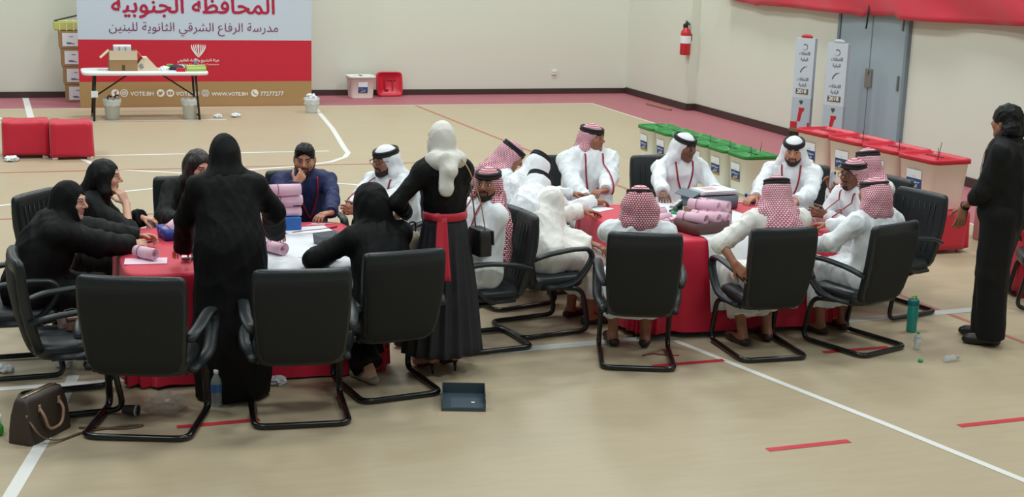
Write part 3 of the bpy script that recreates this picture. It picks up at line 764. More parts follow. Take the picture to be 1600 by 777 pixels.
# ------------------------------------------------------------------ two election totems
M_TOT = mat('totem_face', (196, 206, 216), .5); M_INK = mat('dark_grey_ink', (70, 74, 82), .6); M_KH = mat('khaki_print', (92, 84, 62), .6); M_TRED = mat('totem_red', (188, 28, 44), .55)
def totem(px_top, py_top, px_bot, py_bot, loc, lab, lean, dome):
    c = thing('election_totem', lab, 'sign', loc, -62, 'tall election signs beside the door'); 
    w, d, z0_, z1_ = .31, .11, .24, 1.60
    MB().box((0, 0, .14), (w*.96, d, .28), 0, .006).build('plinth', M_BLACK, c)
    MB().box((0, 0, .27), (w*1.0, d+.02, .05), 0, .004).build('plinth_band', mat('gold_band', (122, 98, 62), .5), c)
    b_ = MB(); b_.box((0, 0, (z0_+.5+z1_)/2), (w, d*.6, z1_-z0_-.5), 0); b_.box((0, 0, z0_+.26), (w, d*.6, .48), 1); bd = b_.build('sign_body', [M_TOT, mat('totem_grey', (176, 188, 196), .5)], c)
    if dome: MB().lathe([(.1, 0), (.095, .025), (.06, .045), (0, .052)], (0, 0, z1_), 20, sx=.95, sy=.3).build('top_cap', dome, c)
    yf = -d*.3-.003
    def F(x, z): return face_mat((x, yf, z), (1, 0, 0), (0, 0, 1))
    mk = MB()
    def swoosh(z, s):
        P_ = [(-.045, -.03), (-.03, .0), (.0, .03), (.05, .04), (.01, .022), (-.02, -.005), (-.035, -.04)]
        mk.poly([(a*s, yf, z+b2*s) for a, b2 in P_][::-1], 0)
    for k in range(14):
        a, b2 = R(-150+k*20), R(-130+k*20); r0_, w_ = .045, .003+.012*k/14
        mk.quad((r0_*math.cos(a), yf, 1.47+r0_*math.sin(a)), (r0_*math.cos(b2), yf, 1.47+r0_*math.sin(b2)), ((r0_-w_)*math.cos(b2), yf, 1.47+(r0_-w_)*math.sin(b2)), ((r0_-w_)*math.cos(a), yf, 1.47+(r0_-w_)*math.sin(a)), 0)
    swoosh(1.15, 1.25)
    mk.box((0, yf, .835), (.20, .006, .075), 1)
    mk.poly([(-.03, yf, .68), (0, yf, .64), (.03, yf, .68), (.028, yf, .705), (-.028, yf, .705)][::-1], 0)
    mk.build('printed_marks', [M_INK, M_KH], bd)
    for z_, s_ in ((1.46, 'الانتخابات'), (1.375, 'النيابية'), (1.09, 'الانتخابات'), (1.01, 'البلدية')):
        text('printed_text', arabic(s_), .18 if s_ == 'الانتخابات' else .12, F(0, z_-.1), M_INK, bd, bold=.012, height=.06)
    text('year_text', '2018', .15, F(0, .813) @ Matrix.Translation((0, 0, .006)), M_WINK, bd, bold=.03)
    rb = MB(); rb.poly([(-.05, yf, .40), (.0, yf, .40), (.03, yf, .54), (.055, yf, .56), (.06, yf, .60), (-.03, yf, .60), (-.03, yf, .55)]); rb.box((-.1, yf, .345), (.11, .006, .09)); rb.box((.14, yf, .345), (.03, .006, .1)); rb.build('red_print', M_TRED, bd)
totem(0, 0, 0, 0, (10.66, 17.72, 0), 'tall white 2018 election sign with red cap on black plinth, left of its pair', 0, M_TRED)
totem(0, 0, 0, 0, (10.62, 16.80, 0), 'tall white 2018 election sign in front of the grey door', 0, mat('silver_cap', (176, 180, 180), .4))
# ------------------------------------------------------------------ the two counting tables
def cloth_table(x0, x1, y0, y1, zt, hem, seed, corner=10, flare=.03):
    cx, cy, hw, hd = (x0+x1)/2, (y0+y1)/2, (x1-x0)/2, (y1-y0)/2
    n = 240; rings = []
    lv = [(zt, .05), (zt, .5), (zt, .95), (zt-.004, .99), (zt-.02, 1.0)]
    for z_, k in lv: rings.append(sring((cx, cy, z_), hw*k, hd*k, n, corner))
    for i in range(1, 13):
        v = i/12; z_ = zt-.02-(zt-.02-hem)*v; r_ = sring((cx, cy, z_), hw, hd, n, corner); out = []
        for j, p_ in enumerate(r_):
            dx, dy = p_[0]-cx, p_[1]-cy; L_ = math.hypot(dx/hw, dy/hd)
            w = v**.8*(flare+.022*math.sin(j*.52+seed)+.016*math.sin(j*.21+seed*3)+.010*math.sin(j*1.1+2*v))
            out.append((p_[0]+dx/hw/L_*w, p_[1]+dy/hd/L_*w, p_[2]+(.008*math.sin(j*.3) if i == 12 else 0)))
        rings.append(out)
    mb = MB(); mb.loft(rings, 0, False); mb.poly(rings[0]); return mb
T1 = (.56, 2.26, 8.79, 10.26); T2 = (4.22, 5.92, 9.07, 10.50); ZT = .75
M_CLOTHR = mat('table_red_cloth', (205, 11, 54), .6, sheen=.2, var=.05, vscale=4)
M_CLOTHW = mat('table_white_cloth', (226, 229, 233), .75, bump=.15, bscale=14)
for (x0, x1, y0, y1), lab, sd, hem in ((T1, 'red cloth over the left counting table where the women sit', 1, .02), (T2, 'red cloth over the right counting table among the men in white', 2, .05)):
    o = cloth_table(x0, x1, y0, y1, ZT, hem, sd).build('tablecloth', M_CLOTHR); tag(o, lab, 'tablecloth', 'red cloths on the counting tables')
def sheet(x0, x1, y0, y1, z, drop, seed, skew=0.0, yfront=None):
    """white cover over part of a table, falling over its front edge"""
    nx = 30; rows = []; rg = random.Random(seed)
    prof = [(y1, 0), (y0+.6*(y1-y0), 0), (y0+.3*(y1-y0), 0), (y0+.06, 0), (y0+.02, -.002), (y0-.012, -.014)]+[(y0-.022-.03*v, -.02-drop*v) for v in [k/8 for k in range(1, 9)]]
    for yy, dz in prof:
        row = []
        for i in range(nx+1):
            u = i/nx; x = x0+(x1-x0)*u+skew*(yy-y0); v = max(0, -dz-.02)/max(drop, 1e-6)
            row.append((x+.02*v*math.sin(u*9+seed), yy-.03*v*abs(math.sin(u*13+seed))-.012*v, z+dz+(.003*math.sin(u*17+yy*9+seed) if dz == 0 else .012*v*math.sin(u*5))))
        rows.append(row)
    mb = MB(); mb.loft(rows, 0, False, False); return mb
o = sheet(1.30, 2.22, 8.79, 9.80, ZT+.005, .30, 1, .05).build('white_cover', M_CLOTHW); o.modifiers.new('t', 'SOLIDIFY').thickness = .003
tag(o, 'white paper cover spread over the near half of the left table', 'cover')
o = sheet(4.74, 5.52, 9.07, 10.42, ZT+.005, .52, 2, -.06).build('white_cover', M_CLOTHW); o.modifiers.new('t', 'SOLIDIFY').thickness = .003
tag(o, 'white cloth laid across the middle of the right table and falling over its front', 'cover')

# ------------------------------------------------------------------ black cantilever chairs
M_LEATHER = mat('black_leather', (24, 31, 33), .38, bump=.12, bscale=120, spec=.5)
M_BACKF = mat('black_chair_fabric', (15, 18, 18), .8, bump=.1, bscale=300)
M_FRAME = mat('gloss_black_tube', (14, 15, 16), .25, spec=.6)
M_ARM = mat('black_arm_plastic', (22, 29, 32), .45)
def make_chair(loc, rz, label):
    c = thing('office_chair', label, 'chair', loc, rz, 'black cantilever office chairs')
    f = MB()
    pth = [(-.225, .02, .37), (-.245, .22, .35), (-.25, .285, .025), (-.25, -.28, .022), (.25, -.28, .022), (.25, .285, .025), (.245, .22, .35), (.225, .02, .37)]
    f.tube(fillet(pth, .075, 6), .0185, n=10); f.tube([(-.23, .10, .36), (.23, .10, .36)], .014); f.tube([(-.22, -.12, .37), (-.225, .02, .37)], .016).tube([(.22, -.12, .37), (.225, .02, .37)], .016)
    f.build('frame', M_FRAME, c)
    rings = [sring((0, .03, z_), .245-i_, .245-i_, 40, 4.5) for z_, i_ in ((.355, .05), (.362, .02), (.38, .004), (.42, 0), (.445, .008), (.458, .03), (.462, .08))]
    MB().loft(rings).build('seat', M_LEATHER, c)
    def backring(z_, i_, dy, th):
        v = (z_-.36)/.62; y_ = -.205-.115*v-.03*math.sin(v*math.pi)+.02
        hw = .232+.026*min(1, v*1.6)-i_
        out = []
        for (x, y, _) in sring((0, 0, 0), hw, th, 44, 5.5):
            out.append((x, y+y_+dy-.0+.05*(x/.25)**2*.5, z_))
        return out
    zz = [(.375, .10, .018), (.380, .06, .028), (.40, .022, .036), (.44, .004, .040), (.55, 0, .042), (.68, 0, .042), (.80, 0, .040), (.90, 0, .036), (.945, .003, .034), (.965, .010, .029), (.976, .025, .018), (.979, .05, .008)]
    b = MB().loft([backring(z_, i_, 0, th) for z_, i_, th in zz]).build('backrest', M_LEATHER, c)
    zp = [(.385, .065, .020), (.41, .03, .030), (.46, .014, .034), (.6, .012, .036), (.75, .012, .036), (.86, .012, .032), (.905, .016, .026), (.922, .03, .016)]
    MB().loft([backring(z_, i_, -.013, th) for z_, i_, th in zp]).build('back_panel', M_BACKF, b)
    st = MB()
    for k in range(-3, 4):
        pts = []
        for z_ in (.50, .6, .7, .8, .9):
            v = (z_-.36)/.62; x = k*.055
            pts.append((x, -.205-.115*v-.03*math.sin(v*math.pi)+.02+.041+.025*(x/.25)**2, z_))
        st.tube(pts, .0035, n=5)
    st.build('stitching', M_ARM, b)
    for s in (-1, 1):
        x = s*.285
        pth = [(x-s*.03, -.24, .60), (x, -.12, .645), (x, .10, .668), (x, .235, .662), (x, .275, .60), (x, .22, .50), (x, .13, .415), (x-s*.03, .04, .385), (x-s*.045, -.12, .385)]
        MB().tube(fillet(pth, .06, 5), .018, n=12, r2=.033).build('armrest', M_ARM, c)
    return c
CH = [ # x, y, heading, label
 (.62, 8.13, -19, 'empty black chair at front left beside the brown handbag, back to us'),
 (1.52, 8.12, -6, 'empty black chair right behind the standing woman in black abaya'),
 (2.16, 8.47, 8, 'black chair under the seated woman in black hijab with back turned'),
 (.20, 8.60, -86, 'black chair at left edge in side view with belongings on its seat'),
 (-.10, 9.40, -90, 'black chair of the woman in black hijab at the left table end'),
 (.28, 10.42, -128, 'black chair behind the woman resting her cheek on her hand'),
 (1.17, 10.80, 176, 'black chair of the woman facing us behind the black abaya'),
 (2.09, 10.96, 180, 'black chair behind the man in the navy shirt'),
 (2.86, 10.72, 127, 'black chair of the man with glasses and white headscarf'),
 (3.08, 9.27, 97, 'black chair in side view holding the bearded man who looks up'),
 (3.62, 9.56, -80, 'black chair under the man bending forward over the table'),
 (3.66, 10.36, -75, 'black chair behind the bending man, partly hidden by his own chair'),
 (3.60, 11.08, -88, 'black chair of the man with red checked headscarf and bowed head'),
 (4.52, 11.40, 172, 'black chair behind the man with red checked scarf facing us'),
 (5.46, 11.28, 178, 'black chair behind the man in white headscarf by the grey file box'),
 (6.42, 10.70, 138, 'black chair of the bearded man in white in front of the ballot boxes'),
 (4.02, 8.66, -20, 'black chair seen from behind in the middle, left of the white cloth'),
 (4.99, 8.65, -3, 'black chair seen from behind holding the man with arm akimbo'),
 (5.78, 8.62, 19, 'black chair seen from behind at the right corner of the table'),
 (6.62, 9.42, 104, 'black leather chair facing us at the right end of the table'),
 (6.78, 10.12, 100, 'black chair of the man holding the phone behind the spectacled man'),
 (8.06, 9.26, 60, 'black chair cut off by the right edge of the photo behind the standing man'),
]
ch0 = None
for k, (x, y, rz, lab) in enumerate(CH):
    if ch0 is None: c_ = ch0 = make_chair((x, y, 0), rz, lab)
    else: c_ = copy_tree(ch0, (x, y, 0), rz, lab)
    c_.scale = ((1.2, 1.12, 1.07)[k] if k < 3 else 1.0, 1, 1)

# ------------------------------------------------------------------ things on the left table
M_PINKP = mat('pink_ballot_paper', (232, 190, 208), .75); M_PINKD = mat('pink_paper_edge', (206, 152, 176), .8); M_BAND = mat('rubber_band', (120, 70, 84), .7)
def roll(lab, loc, L=.20, r=.038, rz=0, rx=0, group='rolled bundles of pink ballot papers', lean=0, seed=0):
    """a bundle of papers rolled up: spiral sheet, open core, a rubber band"""
    c = thing('paper_roll', lab, 'paper roll', (loc[0], loc[1], loc[2]), rz, group)
    c.rotation_euler = (R(rx), R(lean), R(rz))
    mb = MB(); n = 64; turns = 2.6; out = []; ins = []
    A = []; B = []
    for k in range(n+1):
        t = k/n; rr = r*(.52+.48*t); a = t*turns*2*math.pi+seed
        A.append((-L/2+.012*t*math.sin(seed+1), rr*math.cos(a), r+rr*math.sin(a))); B.append((L/2+.01*t, rr*math.cos(a), r+rr*math.sin(a)))
    mb.loft([A, B], 0, False, False)
    o_ = mb.build('rolled_sheets', M_PINKP, c); md = o_.modifiers.new('t', 'SOLIDIFY'); md.thickness = r*.13
    MB().tube([(-.2*L, (r+.002)*math.cos(a), r+(r+.002)*math.sin(a)) for a in [2*math.pi*k/20 for k in range(20)]], .0022, n=5, closed=True).build('rubber_band', M_BAND, c)
    return c
def gx(px, py, z): return at_z(px, py, z)
p = gx(228, 408, ZT+.004); o = MB().box((0, 0, 0), (.27, .17, .004), 0).build('pink_sheet', mat('pale_pink_sheet', (236, 206, 220), .8)); o.location = (p.x, p.y, ZT+.003); o.rotation_euler = (0, 0, R(-6)); tag(o, 'pale pink paper sheet lying flat at the left end of the left table', 'paper')
roll('open pink paper roll lying on the flat pink sheet', (p.x, p.y+.06, ZT+.006), .18, .042, -52, seed=1)
q = gx(222, 380, ZT); o = MB().loft([sring((0, 0, z_), .042-i_, .08-i_, 24, 5) for z_, i_ in ((0, .003), (.003, 0), (.009, 0), (.012, .003))]).build('mobile_phone', M_BLACK); o.location = (q.x, q.y+.02, ZT+.001); o.rotation_euler = (0, 0, R(-65)); tag(o, 'black mobile phone lying by the hands of the woman at left', 'phone')
def tray(name, lab, cat, loc, rz, w, d, h_, m_, t=.006, taper=.92, wallparts=True, group=None):
    c = thing(name, lab, cat, loc, rz, group)
    mb = MB()
    def rg(z_, k, i_=0): return sring((0, 0, z_), w/2*k-i_, d/2*k-i_, 32, 14)
    mb.loft([rg(0, taper), rg(h_, 1), rg(h_, 1, t), rg(.006, taper, t)], 0, True); mb.build('tray_body', m_, c); return c
M_BLUE = mat('blue_plastic', (38, 70, 160), .4)
q = gx(272, 372, ZT); bx, by = .995, 9.86
c = tray('paper_basket', 'blue plastic basket holding pink paper beside the standing woman', 'basket', (bx, by, ZT+.001), 12, .26, .20, .085, M_BLUE)
roll('pink paper roll standing aslant in the blue basket', (bx-.03, by+.02, ZT+.045), .17, .04, 30, 0, lean=-28, seed=2)
roll('second pink paper roll lying low in the blue basket', (bx+.05, by-.03, ZT+.012), .17, .034, 10, seed=3)
wb = thing('small_carton', 'tiny white carton with red print on the left table', 'carton', (.965, 9.10, ZT+.001), -8); MB().box((0, 0, .02), (.065, .045, .04), 0, .003).build('box_body', M_PAPER, wb); MB().box((0, -.024, .024), (.05, .002, .012)).box((0, -.024, .010), (.03, .002, .006)).build('print', mat('dull_red_print', (150, 50, 60)), wb)
pb = thing('snack_bag', 'shiny blue crisp bag lying beside the standing woman', 'snack bag', (1.14, 9.42, ZT+.001), 15)
rings = [[(x_, (.085-.02*abs(x_)/.13)*math.cos(a), max(0.0, .03+.03*(1-(x_/.14)**2)*math.sin(a)+.004*math.sin(a*5+x_*60))) for a in [2*math.pi*k/28 for k in range(28)]] for x_ in [-.14+.02*k for k in range(15)]]
MB().loft(rings).build('bag_body', mat('blue_foil', (30, 90, 170), .25, .4, var=.4, vscale=20), pb); MB().box((.14, 0, .03), (.02, .12, .006)).build('sealed_end', mat('pale_blue_foil', (170, 200, 220), .3, .3), pb)
bk = thing('magazine', 'gold and green printed magazine lying under the blue crisp bag', 'magazine', (1.15, 9.18, ZT+.001), 10); MB().box((0, 0, .012), (.20, .16, .022), 0, .003).build('pages', M_PAPER, bk); MB().box((0, 0, .0245), (.20, .16, .003)).build('cover', mat('gold_green_cover', (128, 120, 62), .4, var=.5, vscale=28), bk)
cu = thing('dark_marker', 'thick dark marker pen lying in front of the magazine', 'pen', (1.01, 9.16, ZT+.014), 70); MB().tube([(-.06, 0, 0), (.03, 0, 0)], .013, n=12).build('barrel', M_BLACK, cu); MB().tube([(.03, 0, 0), (.065, 0, 0)], .0135, n=12).build('pen_cap', mat('dark_plum_plastic', (60, 30, 50), .4), cu)
# pink rolls piled on a blue box
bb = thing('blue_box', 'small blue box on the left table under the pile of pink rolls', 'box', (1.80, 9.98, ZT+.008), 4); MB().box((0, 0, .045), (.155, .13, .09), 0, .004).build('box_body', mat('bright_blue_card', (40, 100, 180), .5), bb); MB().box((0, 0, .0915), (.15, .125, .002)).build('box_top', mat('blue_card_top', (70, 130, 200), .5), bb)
for k, (dx, dy, dz, r_, L_) in enumerate(((.02, .0, .093, .036, .20), (-.03, .09, .093, .04, .20), (.02, .02, .166, .042, .22), (.0, -.0, .250, .044, .23))):
    roll(['pink paper roll resting directly on the small blue box', 'pink paper roll behind the lowest one on the blue box', 'pink paper roll second from the top of the pile by the black abaya', 'topmost pink paper roll of the pile by the black abaya'][k], (1.76+dx, 9.97+dy, ZT+.008+dz), L_, r_, (4, 6, -3, 2)[k], seed=k+4)
o = MB().box((0, 0, .004), (.34, .22, .007), 0).build('paper_sheet', M_PAPER); o.location = (1.92, 9.92, ZT+.0005); o.rotation_euler = (0, 0, R(8)); tag(o, 'white paper stack lying under the small blue box', 'paper')
o = MB().tube(fillet([(0, 0, 0), (.05, .03, 0), (.12, .0, 0), (.16, .04, 0), (.09, .07, 0), (.03, .05, 0), (.12, .02, .003), (.22, .05, 0)], .03), .0028, n=6).build('white_cable', M_WHITE); o.location = (1.95, 10.09, ZT+.004); tag(o, 'tangled thin white cable on the red cloth before the navy-shirted man', 'cable')
o = MB().tube(fillet([(0, 0, 0), (.1, .05, 0), (.24, .08, 0), (.36, .16, 0)], .05), .006, n=6).build('rolled_cloth_strap', mat('dark_red_strap', (130, 14, 34), .6)); o.location = (1.80, 9.84, ZT+.007); tag(o, 'dark red strap lying along the edge of the white cover', 'strap')
c = tray('desk_tray', 'grey tray on the white cover before the woman in black hijab', 'tray', (1.98, 9.42, ZT+.009), 20, .19, .15, .075, mat('grey_tray_plastic', (92, 98, 104), .5))
roll('pink paper roll leaning against the grey tray', (2.12, 9.44, ZT+.009), .15, .04, 70, seed=9)
roll('pale pink roll at the elbow of the standing woman in abaya', (1.56, 9.20, ZT+.009), .18, .045, -60, seed=10)
roll('pink roll on the white cover, farther behind the pale one', (1.52, 9.46, ZT+.009), .16, .036, 60, seed=11)
o = MB().box((0, 0, .002), (.21, .29, .004)).build('paper_sheet', M_PAPER); o.location = (1.84, 9.15, ZT+.009); o.rotation_euler = (0, 0, R(-20)); tag(o, 'white sheet under the hands of the seated woman in hijab', 'paper')

# ------------------------------------------------------------------ things on the right table
M_GREYB = mat('slate_grey_card', (96, 108, 118), .55)
fb = thing('file_box', 'large slate grey file box with open lid on the right table', 'box', (5.34, 10.22, ZT+.009), 6); fb.scale = (.86, .9, .95)
mb = MB()
def rq(z_, k, i_=0): return sring((0, 0, z_), .235*k-i_, .16*k-i_, 32, 14)
mb.loft([rq(0, .98), rq(.115, 1), rq(.115, 1, .006), rq(.01, .98, .006)], 0, True); mb.build('box_body', M_GREYB, fb)
MB().box((-.24, .02, .125), (.10, .30, .008), 0, 0, ry=-25).build('lid_flap', M_GREYB, fb)
MB().box((-.055, -.165, .055), (.02, .004, .10)).build('seam', mat('light_seam', (150, 160, 168)), fb)
pp = thing('document_pile', 'pile of white and pink forms on top of the grey file box', 'papers', (5.37, 10.24, ZT+.120), 6)
for k in range(5): MB().box((.004*k, .003*(k % 2), .004+.006*k), (.32, .22, .0055), 0, 0, rz=(-2, 3, 0, -1, 2)[k]).build('form_sheet', (M_PINKP if k < 2 else M_PAPER), pp)
MB().box((-.02, .02, .0315), (.12, .10, .001)).build('form_print', mat('pale_print', (214, 170, 176)), pp)
st = thing('stapler', 'grey metal stapler standing left of the grey file box', 'stapler', (4.98, 10.10, ZT+.009), 40)
MB().box((0, 0, .008), (.17, .05, .016), 0, .004).build('base', M_BLACK, st); MB().box((.0, 0, .055), (.18, .045, .022), 0, .006, ry=-10).build('arm', M_STEEL, st); MB().box((.07, 0, .03), (.03, .045, .04), 0, .004).build('hinge', M_BLACK, st)
bxx = thing('flat_carton', 'small brown carton beside the stapler on the white cloth', 'carton', (5.10, 9.98, ZT+.009), 30); MB().box((0, 0, .03), (.20, .11, .06), 0, .004).build('box_body', M_CARD, bxx); MB().box((0, 0, .061), (.2, .03, .002)).build('tape_strip', mat('brown_tape', (86, 60, 44)), bxx)
o = MB().lathe([(.028, 0), (.048, 0), (.05, .01), (.048, .02), (.028, .02)], n=28, cap=False).build('green_tape', mat('tape_green', (30, 150, 90), .4)); o.location = (4.93, 9.98, ZT+.009); tag(o, 'flat green roll of tape lying on the white cloth', 'tape')
c = tray('roll_carton', 'open dark brown carton full of pink rolls on the right table', 'carton', (4.83, 9.34, ZT+.009), 14, .34, .27, .085, mat('dark_brown_card', (92, 62, 62), .7), taper=1.0)
RL = [(4.75, 9.36, .07, -58, 'pink roll lying at the left end of the dark brown carton'), (4.86, 9.36, .074, -60, 'pink roll in the middle of the dark brown carton'), (4.96, 9.40, .07, -58, 'pink roll at the right end of the dark brown carton'),
      (4.92, 9.50, .135, -55, 'large pink roll on top of the others over the dark brown carton'), (5.03, 9.55, .125, -55, 'pink roll at the upper right, behind the large one')]
for k, (x, y, z_, rz, lab) in enumerate(RL): roll(lab, (x, y, ZT+.009+z_-.02), .24, .046, rz, seed=k*.9)
c = tray('roll_carton', 'pale brown open carton behind the dark one on the right table', 'carton', (5.02, 9.60, ZT+.009), 14, .32, .20, .105, mat('mid_brown_card', (134, 106, 86), .8), taper=1.0)
roll('pink roll lying flat beside the red-scarfed man in the front chair', (4.60, 9.62, ZT+.009), .20, .045, 15, seed=3.1)
roll('second pink roll just behind the man in the front chair', (4.66, 9.86, ZT+.009), .22, .04, 8, seed=3.9)
roll('third pink roll in front, close to the front chair man', (4.62, 9.46, ZT+.009), .18, .042, 30, seed=4.9)
k_ = thing('ballpoint_pen', 'blue and white pen lying on the red cloth at the far right corner', 'pen', (5.74, 10.34, ZT+.008), -30); MB().tube([(-.06, 0, 0), (.05, 0, 0)], .006, n=8).build('barrel', M_WHITE, k_); MB().tube([(.05, 0, 0), (.085, 0, 0)], .009, n=8).build('pen_cap', M_BLUE, k_)
k_ = thing('bottle_cap', 'blue bottle cap lying near the pen on the red cloth', 'cap', (5.80, 10.22, ZT+.001)); MB().lathe([(.017, 0), (.018, .004), (.018, .016), (.015, .019), (0, .02)], n=18).build('cap_shell', M_BLUE, k_)
k_ = thing('small_vial', 'small blue-topped vial standing by the pen on the red cloth', 'vial', (5.79, 10.42, ZT+.001)); MB().lathe([(.014, 0), (.014, .03), (.008, .036)], n=14).build('vial_body', mat('clear_blue', (190, 200, 220), .2), k_); MB().lathe([(.010, .034), (.012, .06), (.010, .066)], n=14).build('vial_cap', M_BLUE, k_)
o = MB().box((0, 0, .002), (.20, .28, .004)).build('paper_sheet', M_PAPER); o.location = (4.36, 10.36, ZT+.001); o.rotation_euler = (0, 0, R(30)); tag(o, 'white sheet on the red cloth under the hands of the man facing us', 'paper')

# ------------------------------------------------------------------ things on the floor in front
def bottle(lab, loc, h_, r, m_, capm, lying=False, rz=0, label=None):
    c = thing('water_bottle', lab, 'bottle', loc, rz)
    if lying: c.rotation_euler = (R(90), 0, R(rz))
    MB().lathe([(0, .004), (r*.8, 0), (r, .01), (r*.96, h_*.12), (r, h_*.2), (r*.95, h_*.38), (r, h_*.45), (r, h_*.62), (r*.9, h_*.72), (r*.45, h_*.86), (r*.38, h_*.90)], n=20).build('bottle_body', m_, c)
    MB().lathe([(r*.44, h_*.89), (r*.46, h_*.92), (r*.46, h_*.985), (r*.3, h_)], n=16).build('bottle_cap', capm, c)
    if label: MB().lathe([(r*1.02, h_*.40), (r*1.02, h_*.62)], n=20, cap=False).build('paper_label', label, c)
    return c
M_PET = mat('clear_bottle_plastic', (214, 222, 226), .12, alpha=.42, spec=.8)
p = at_z(336, 628); bottle('clear plastic water bottle with blue label standing beside the black abaya', (1.055, 8.37, 0), .235, .034, M_PET, M_WHITE, label=mat('bottle_blue_label', (60, 110, 170), .4))
p = at_z(1427, 520); tb = thing('sports_bottle', 'tall teal sports bottle standing on the floor beside the right chair', 'bottle', (p.x, p.y+.03, 0))
MB().lathe([(0, .003), (.036, 0), (.040, .01), (.039, .08), (.042, .09), (.042, .17), (.040, .19), (.042, .20), (.041, .215)], n=24).build('bottle_body', mat('teal_plastic', (24, 158, 150), .25, alpha=.9), tb)
MB().lathe([(.042, .213), (.043, .22), (.043, .25), (.034, .262), (.0, .264)], n=24).build('lid', mat('dark_teal_lid', (10, 110, 112), .35), tb); MB().tube(fillet([(-.02, 0, .26), (-.02, 0, .285), (.02, 0, .285), (.02, 0, .26)], .012), .006).build('carry_loop', mat('lime_loop', (150, 200, 60), .4), tb)
p = at_z(1435, 547); bottle('small clear bottle with green cap standing on the floor in front of the teal one', (p.x, p.y+.02, 0), .135, .026, M_PET, mat('cap_green', (40, 170, 70), .4), label=mat('small_label', (214, 220, 226), .4))
p = at_z(1470, 567); bottle('crushed small clear bottle lying on its side on the floor', (p.x+.03, p.y, .024), .14, .024, M_PET, mat('grey_cap', (180, 184, 184), .4), True, 100)
p = at_z(1438, 566); o = MB().lathe([(.0, 0), (.017, 0), (.018, .014), (.014, .02), (0, .021)], n=16).build('bottle_cap', mat('cap_green', (40, 170, 70), .4)); o.location = (p.x, p.y, .0018); tag(o, 'loose green bottle cap on the floor beside the crushed bottle', 'cap')
# dark grey filing tray on the floor
tr = thing('filing_tray', 'dark grey plastic filing tray on the floor in front of the heels', 'tray', (2.56, 8.06, 0), -17)
mb = MB(); w, d, h_ = .27, .34, .075
mb.box((0, 0, .004), (w, d, .008)); mb.box((-w/2, 0, h_/2), (.006, d, h_)); mb.box((w/2, .06, h_/2), (.006, d-.12, h_)); mb.box((w/2, -d/2+.04, h_/2), (.006, .08, h_)); mb.box((0, d/2, h_/2), (w, .006, h_)); mb.box((0, -d/2, .012), (w, .006, .022))
mb.build('tray_body', mat('dark_slate_plastic', (62, 78, 86), .45), tr); MB().box((.02, -.03, .0085), (.20, .18, .0012)).build('ribbed_base', mat('slate_rib', (72, 90, 98), .5), tr); MB().box((.06, -.02, .0095), (.022, .022, .001)).build('sticker', M_PAPER, tr)
# brown leather handbag with strap
M_BAG = mat('dark_brown_leather', (56, 44, 38), .5, var=.25, vscale=50); M_TAN = mat('tan_leather', (160, 128, 104), .5)
hb = thing('handbag', 'dark brown leather handbag with tan handles on the floor at left', 'handbag', (.015, 8.11, 0), 52)
MB().loft([sring((0, 0, z_), .185-.10*v*v*.35, .085*(1-v*.55), 36, 8) for z_, v in ((0, .0), (.005, .0), (.08, .15), (.16, .4), (.23, .75), (.255, .95))]).build('bag_body', M_BAG, hb)
for s in (-1, 1):
    MB().tube(fillet([(-.085, s*.066, .19), (-.085, s*.10, .15), (-.06, s*.105, .06), (.06, s*.105, .06), (.085, s*.10, .15), (.085, s*.066, .19)], .05), .0085, n=8).build('handle', M_TAN, hb)
MB().tube([(-.15, 0, .258), (.15, 0, .258)], .005).build('zip', mat('gold_zip', (180, 160, 120), .3, .7), hb)
hb.scale = (1.03, 1.03, 1.03)
MB().box((-.168, -.048, .15), (.016, .012, .05), 0, .003).box((-.085, -.068, .19), (.02, .01, .04), 0, .003).box((.085, -.068, .19), (.02, .01, .04), 0, .003).build('buckle', M_TAN, hb)
MB().tube(fillet([(-.165, -.06, .14), (-.16, -.13, .05), (-.06, -.17, .008), (.12, -.20, .008), (.30, -.36, .008), (.36, -.46, .008), (.26, -.40, .008), (.16, -.14, .01)], .06), .0035, n=6, r2=.011, up=(0, 0, 1)).build('shoulder_strap', mat('brown_strap', (98, 74, 60), .5), hb)
gp = thing('snack_packet', 'green and white packet on the floor at the left edge behind the handbag', 'packet', (-.26, 8.16, 0.0), 20)
MB().box((0, 0, .035), (.14, .10, .07), 0, .02).build('packet_body', mat('leaf_green', (50, 160, 50), .4), gp); MB().box((0, 0, .10), (.13, .09, .06), 0, .02).build('white_top', M_PAPER, gp)
# paper cup on its side, clear crumpled bag, tissues
p = at_z(204, 650); cu = thing('paper_cup', 'printed dark paper cup lying on its side under the front left chair', 'cup', (p.x, p.y, .037)); cu.rotation_euler = (R(90), R(8), R(62))
MB().lathe([(.026, -.045), (.036, .045), (.038, .047), (.036, .049), (.033, .045), (.024, -.04), (0, -.04)], n=22, cap=False).build('cup_wall', mat('cup_print', (70, 62, 58), .6, var=.5, vscale=40), cu); MB().lathe([(.0355, .036), (.0365, .050), (.0345, .050)], n=22, cap=False).build('cup_rim', M_PAPER, cu)
p = at_z(257, 642); cb = crumple(.11, 21, .62).build('clear_plastic_bag', mat('clear_film', (210, 206, 198), .12, alpha=.28, spec=.9)); cb.location = (p.x, p.y+.03, .0015); tag(cb, 'crumpled clear plastic bag on the floor under the front left chair', 'plastic bag')
for k, (px, py, lab) in enumerate(((100, 575, 'crumpled white tissue on the floor under the left chair'), (8, 583, 'crumpled white tissue at the left photo edge by the chair base'), (435, 602, 'crumpled white tissue on the floor behind the empty middle chair'))):
    q = at_z(px, py); small('crumpled_tissue', lab, 'tissue', q.x, q.y+.03, .0015, crumple(.055, 30+k, .55), M_PAPER)
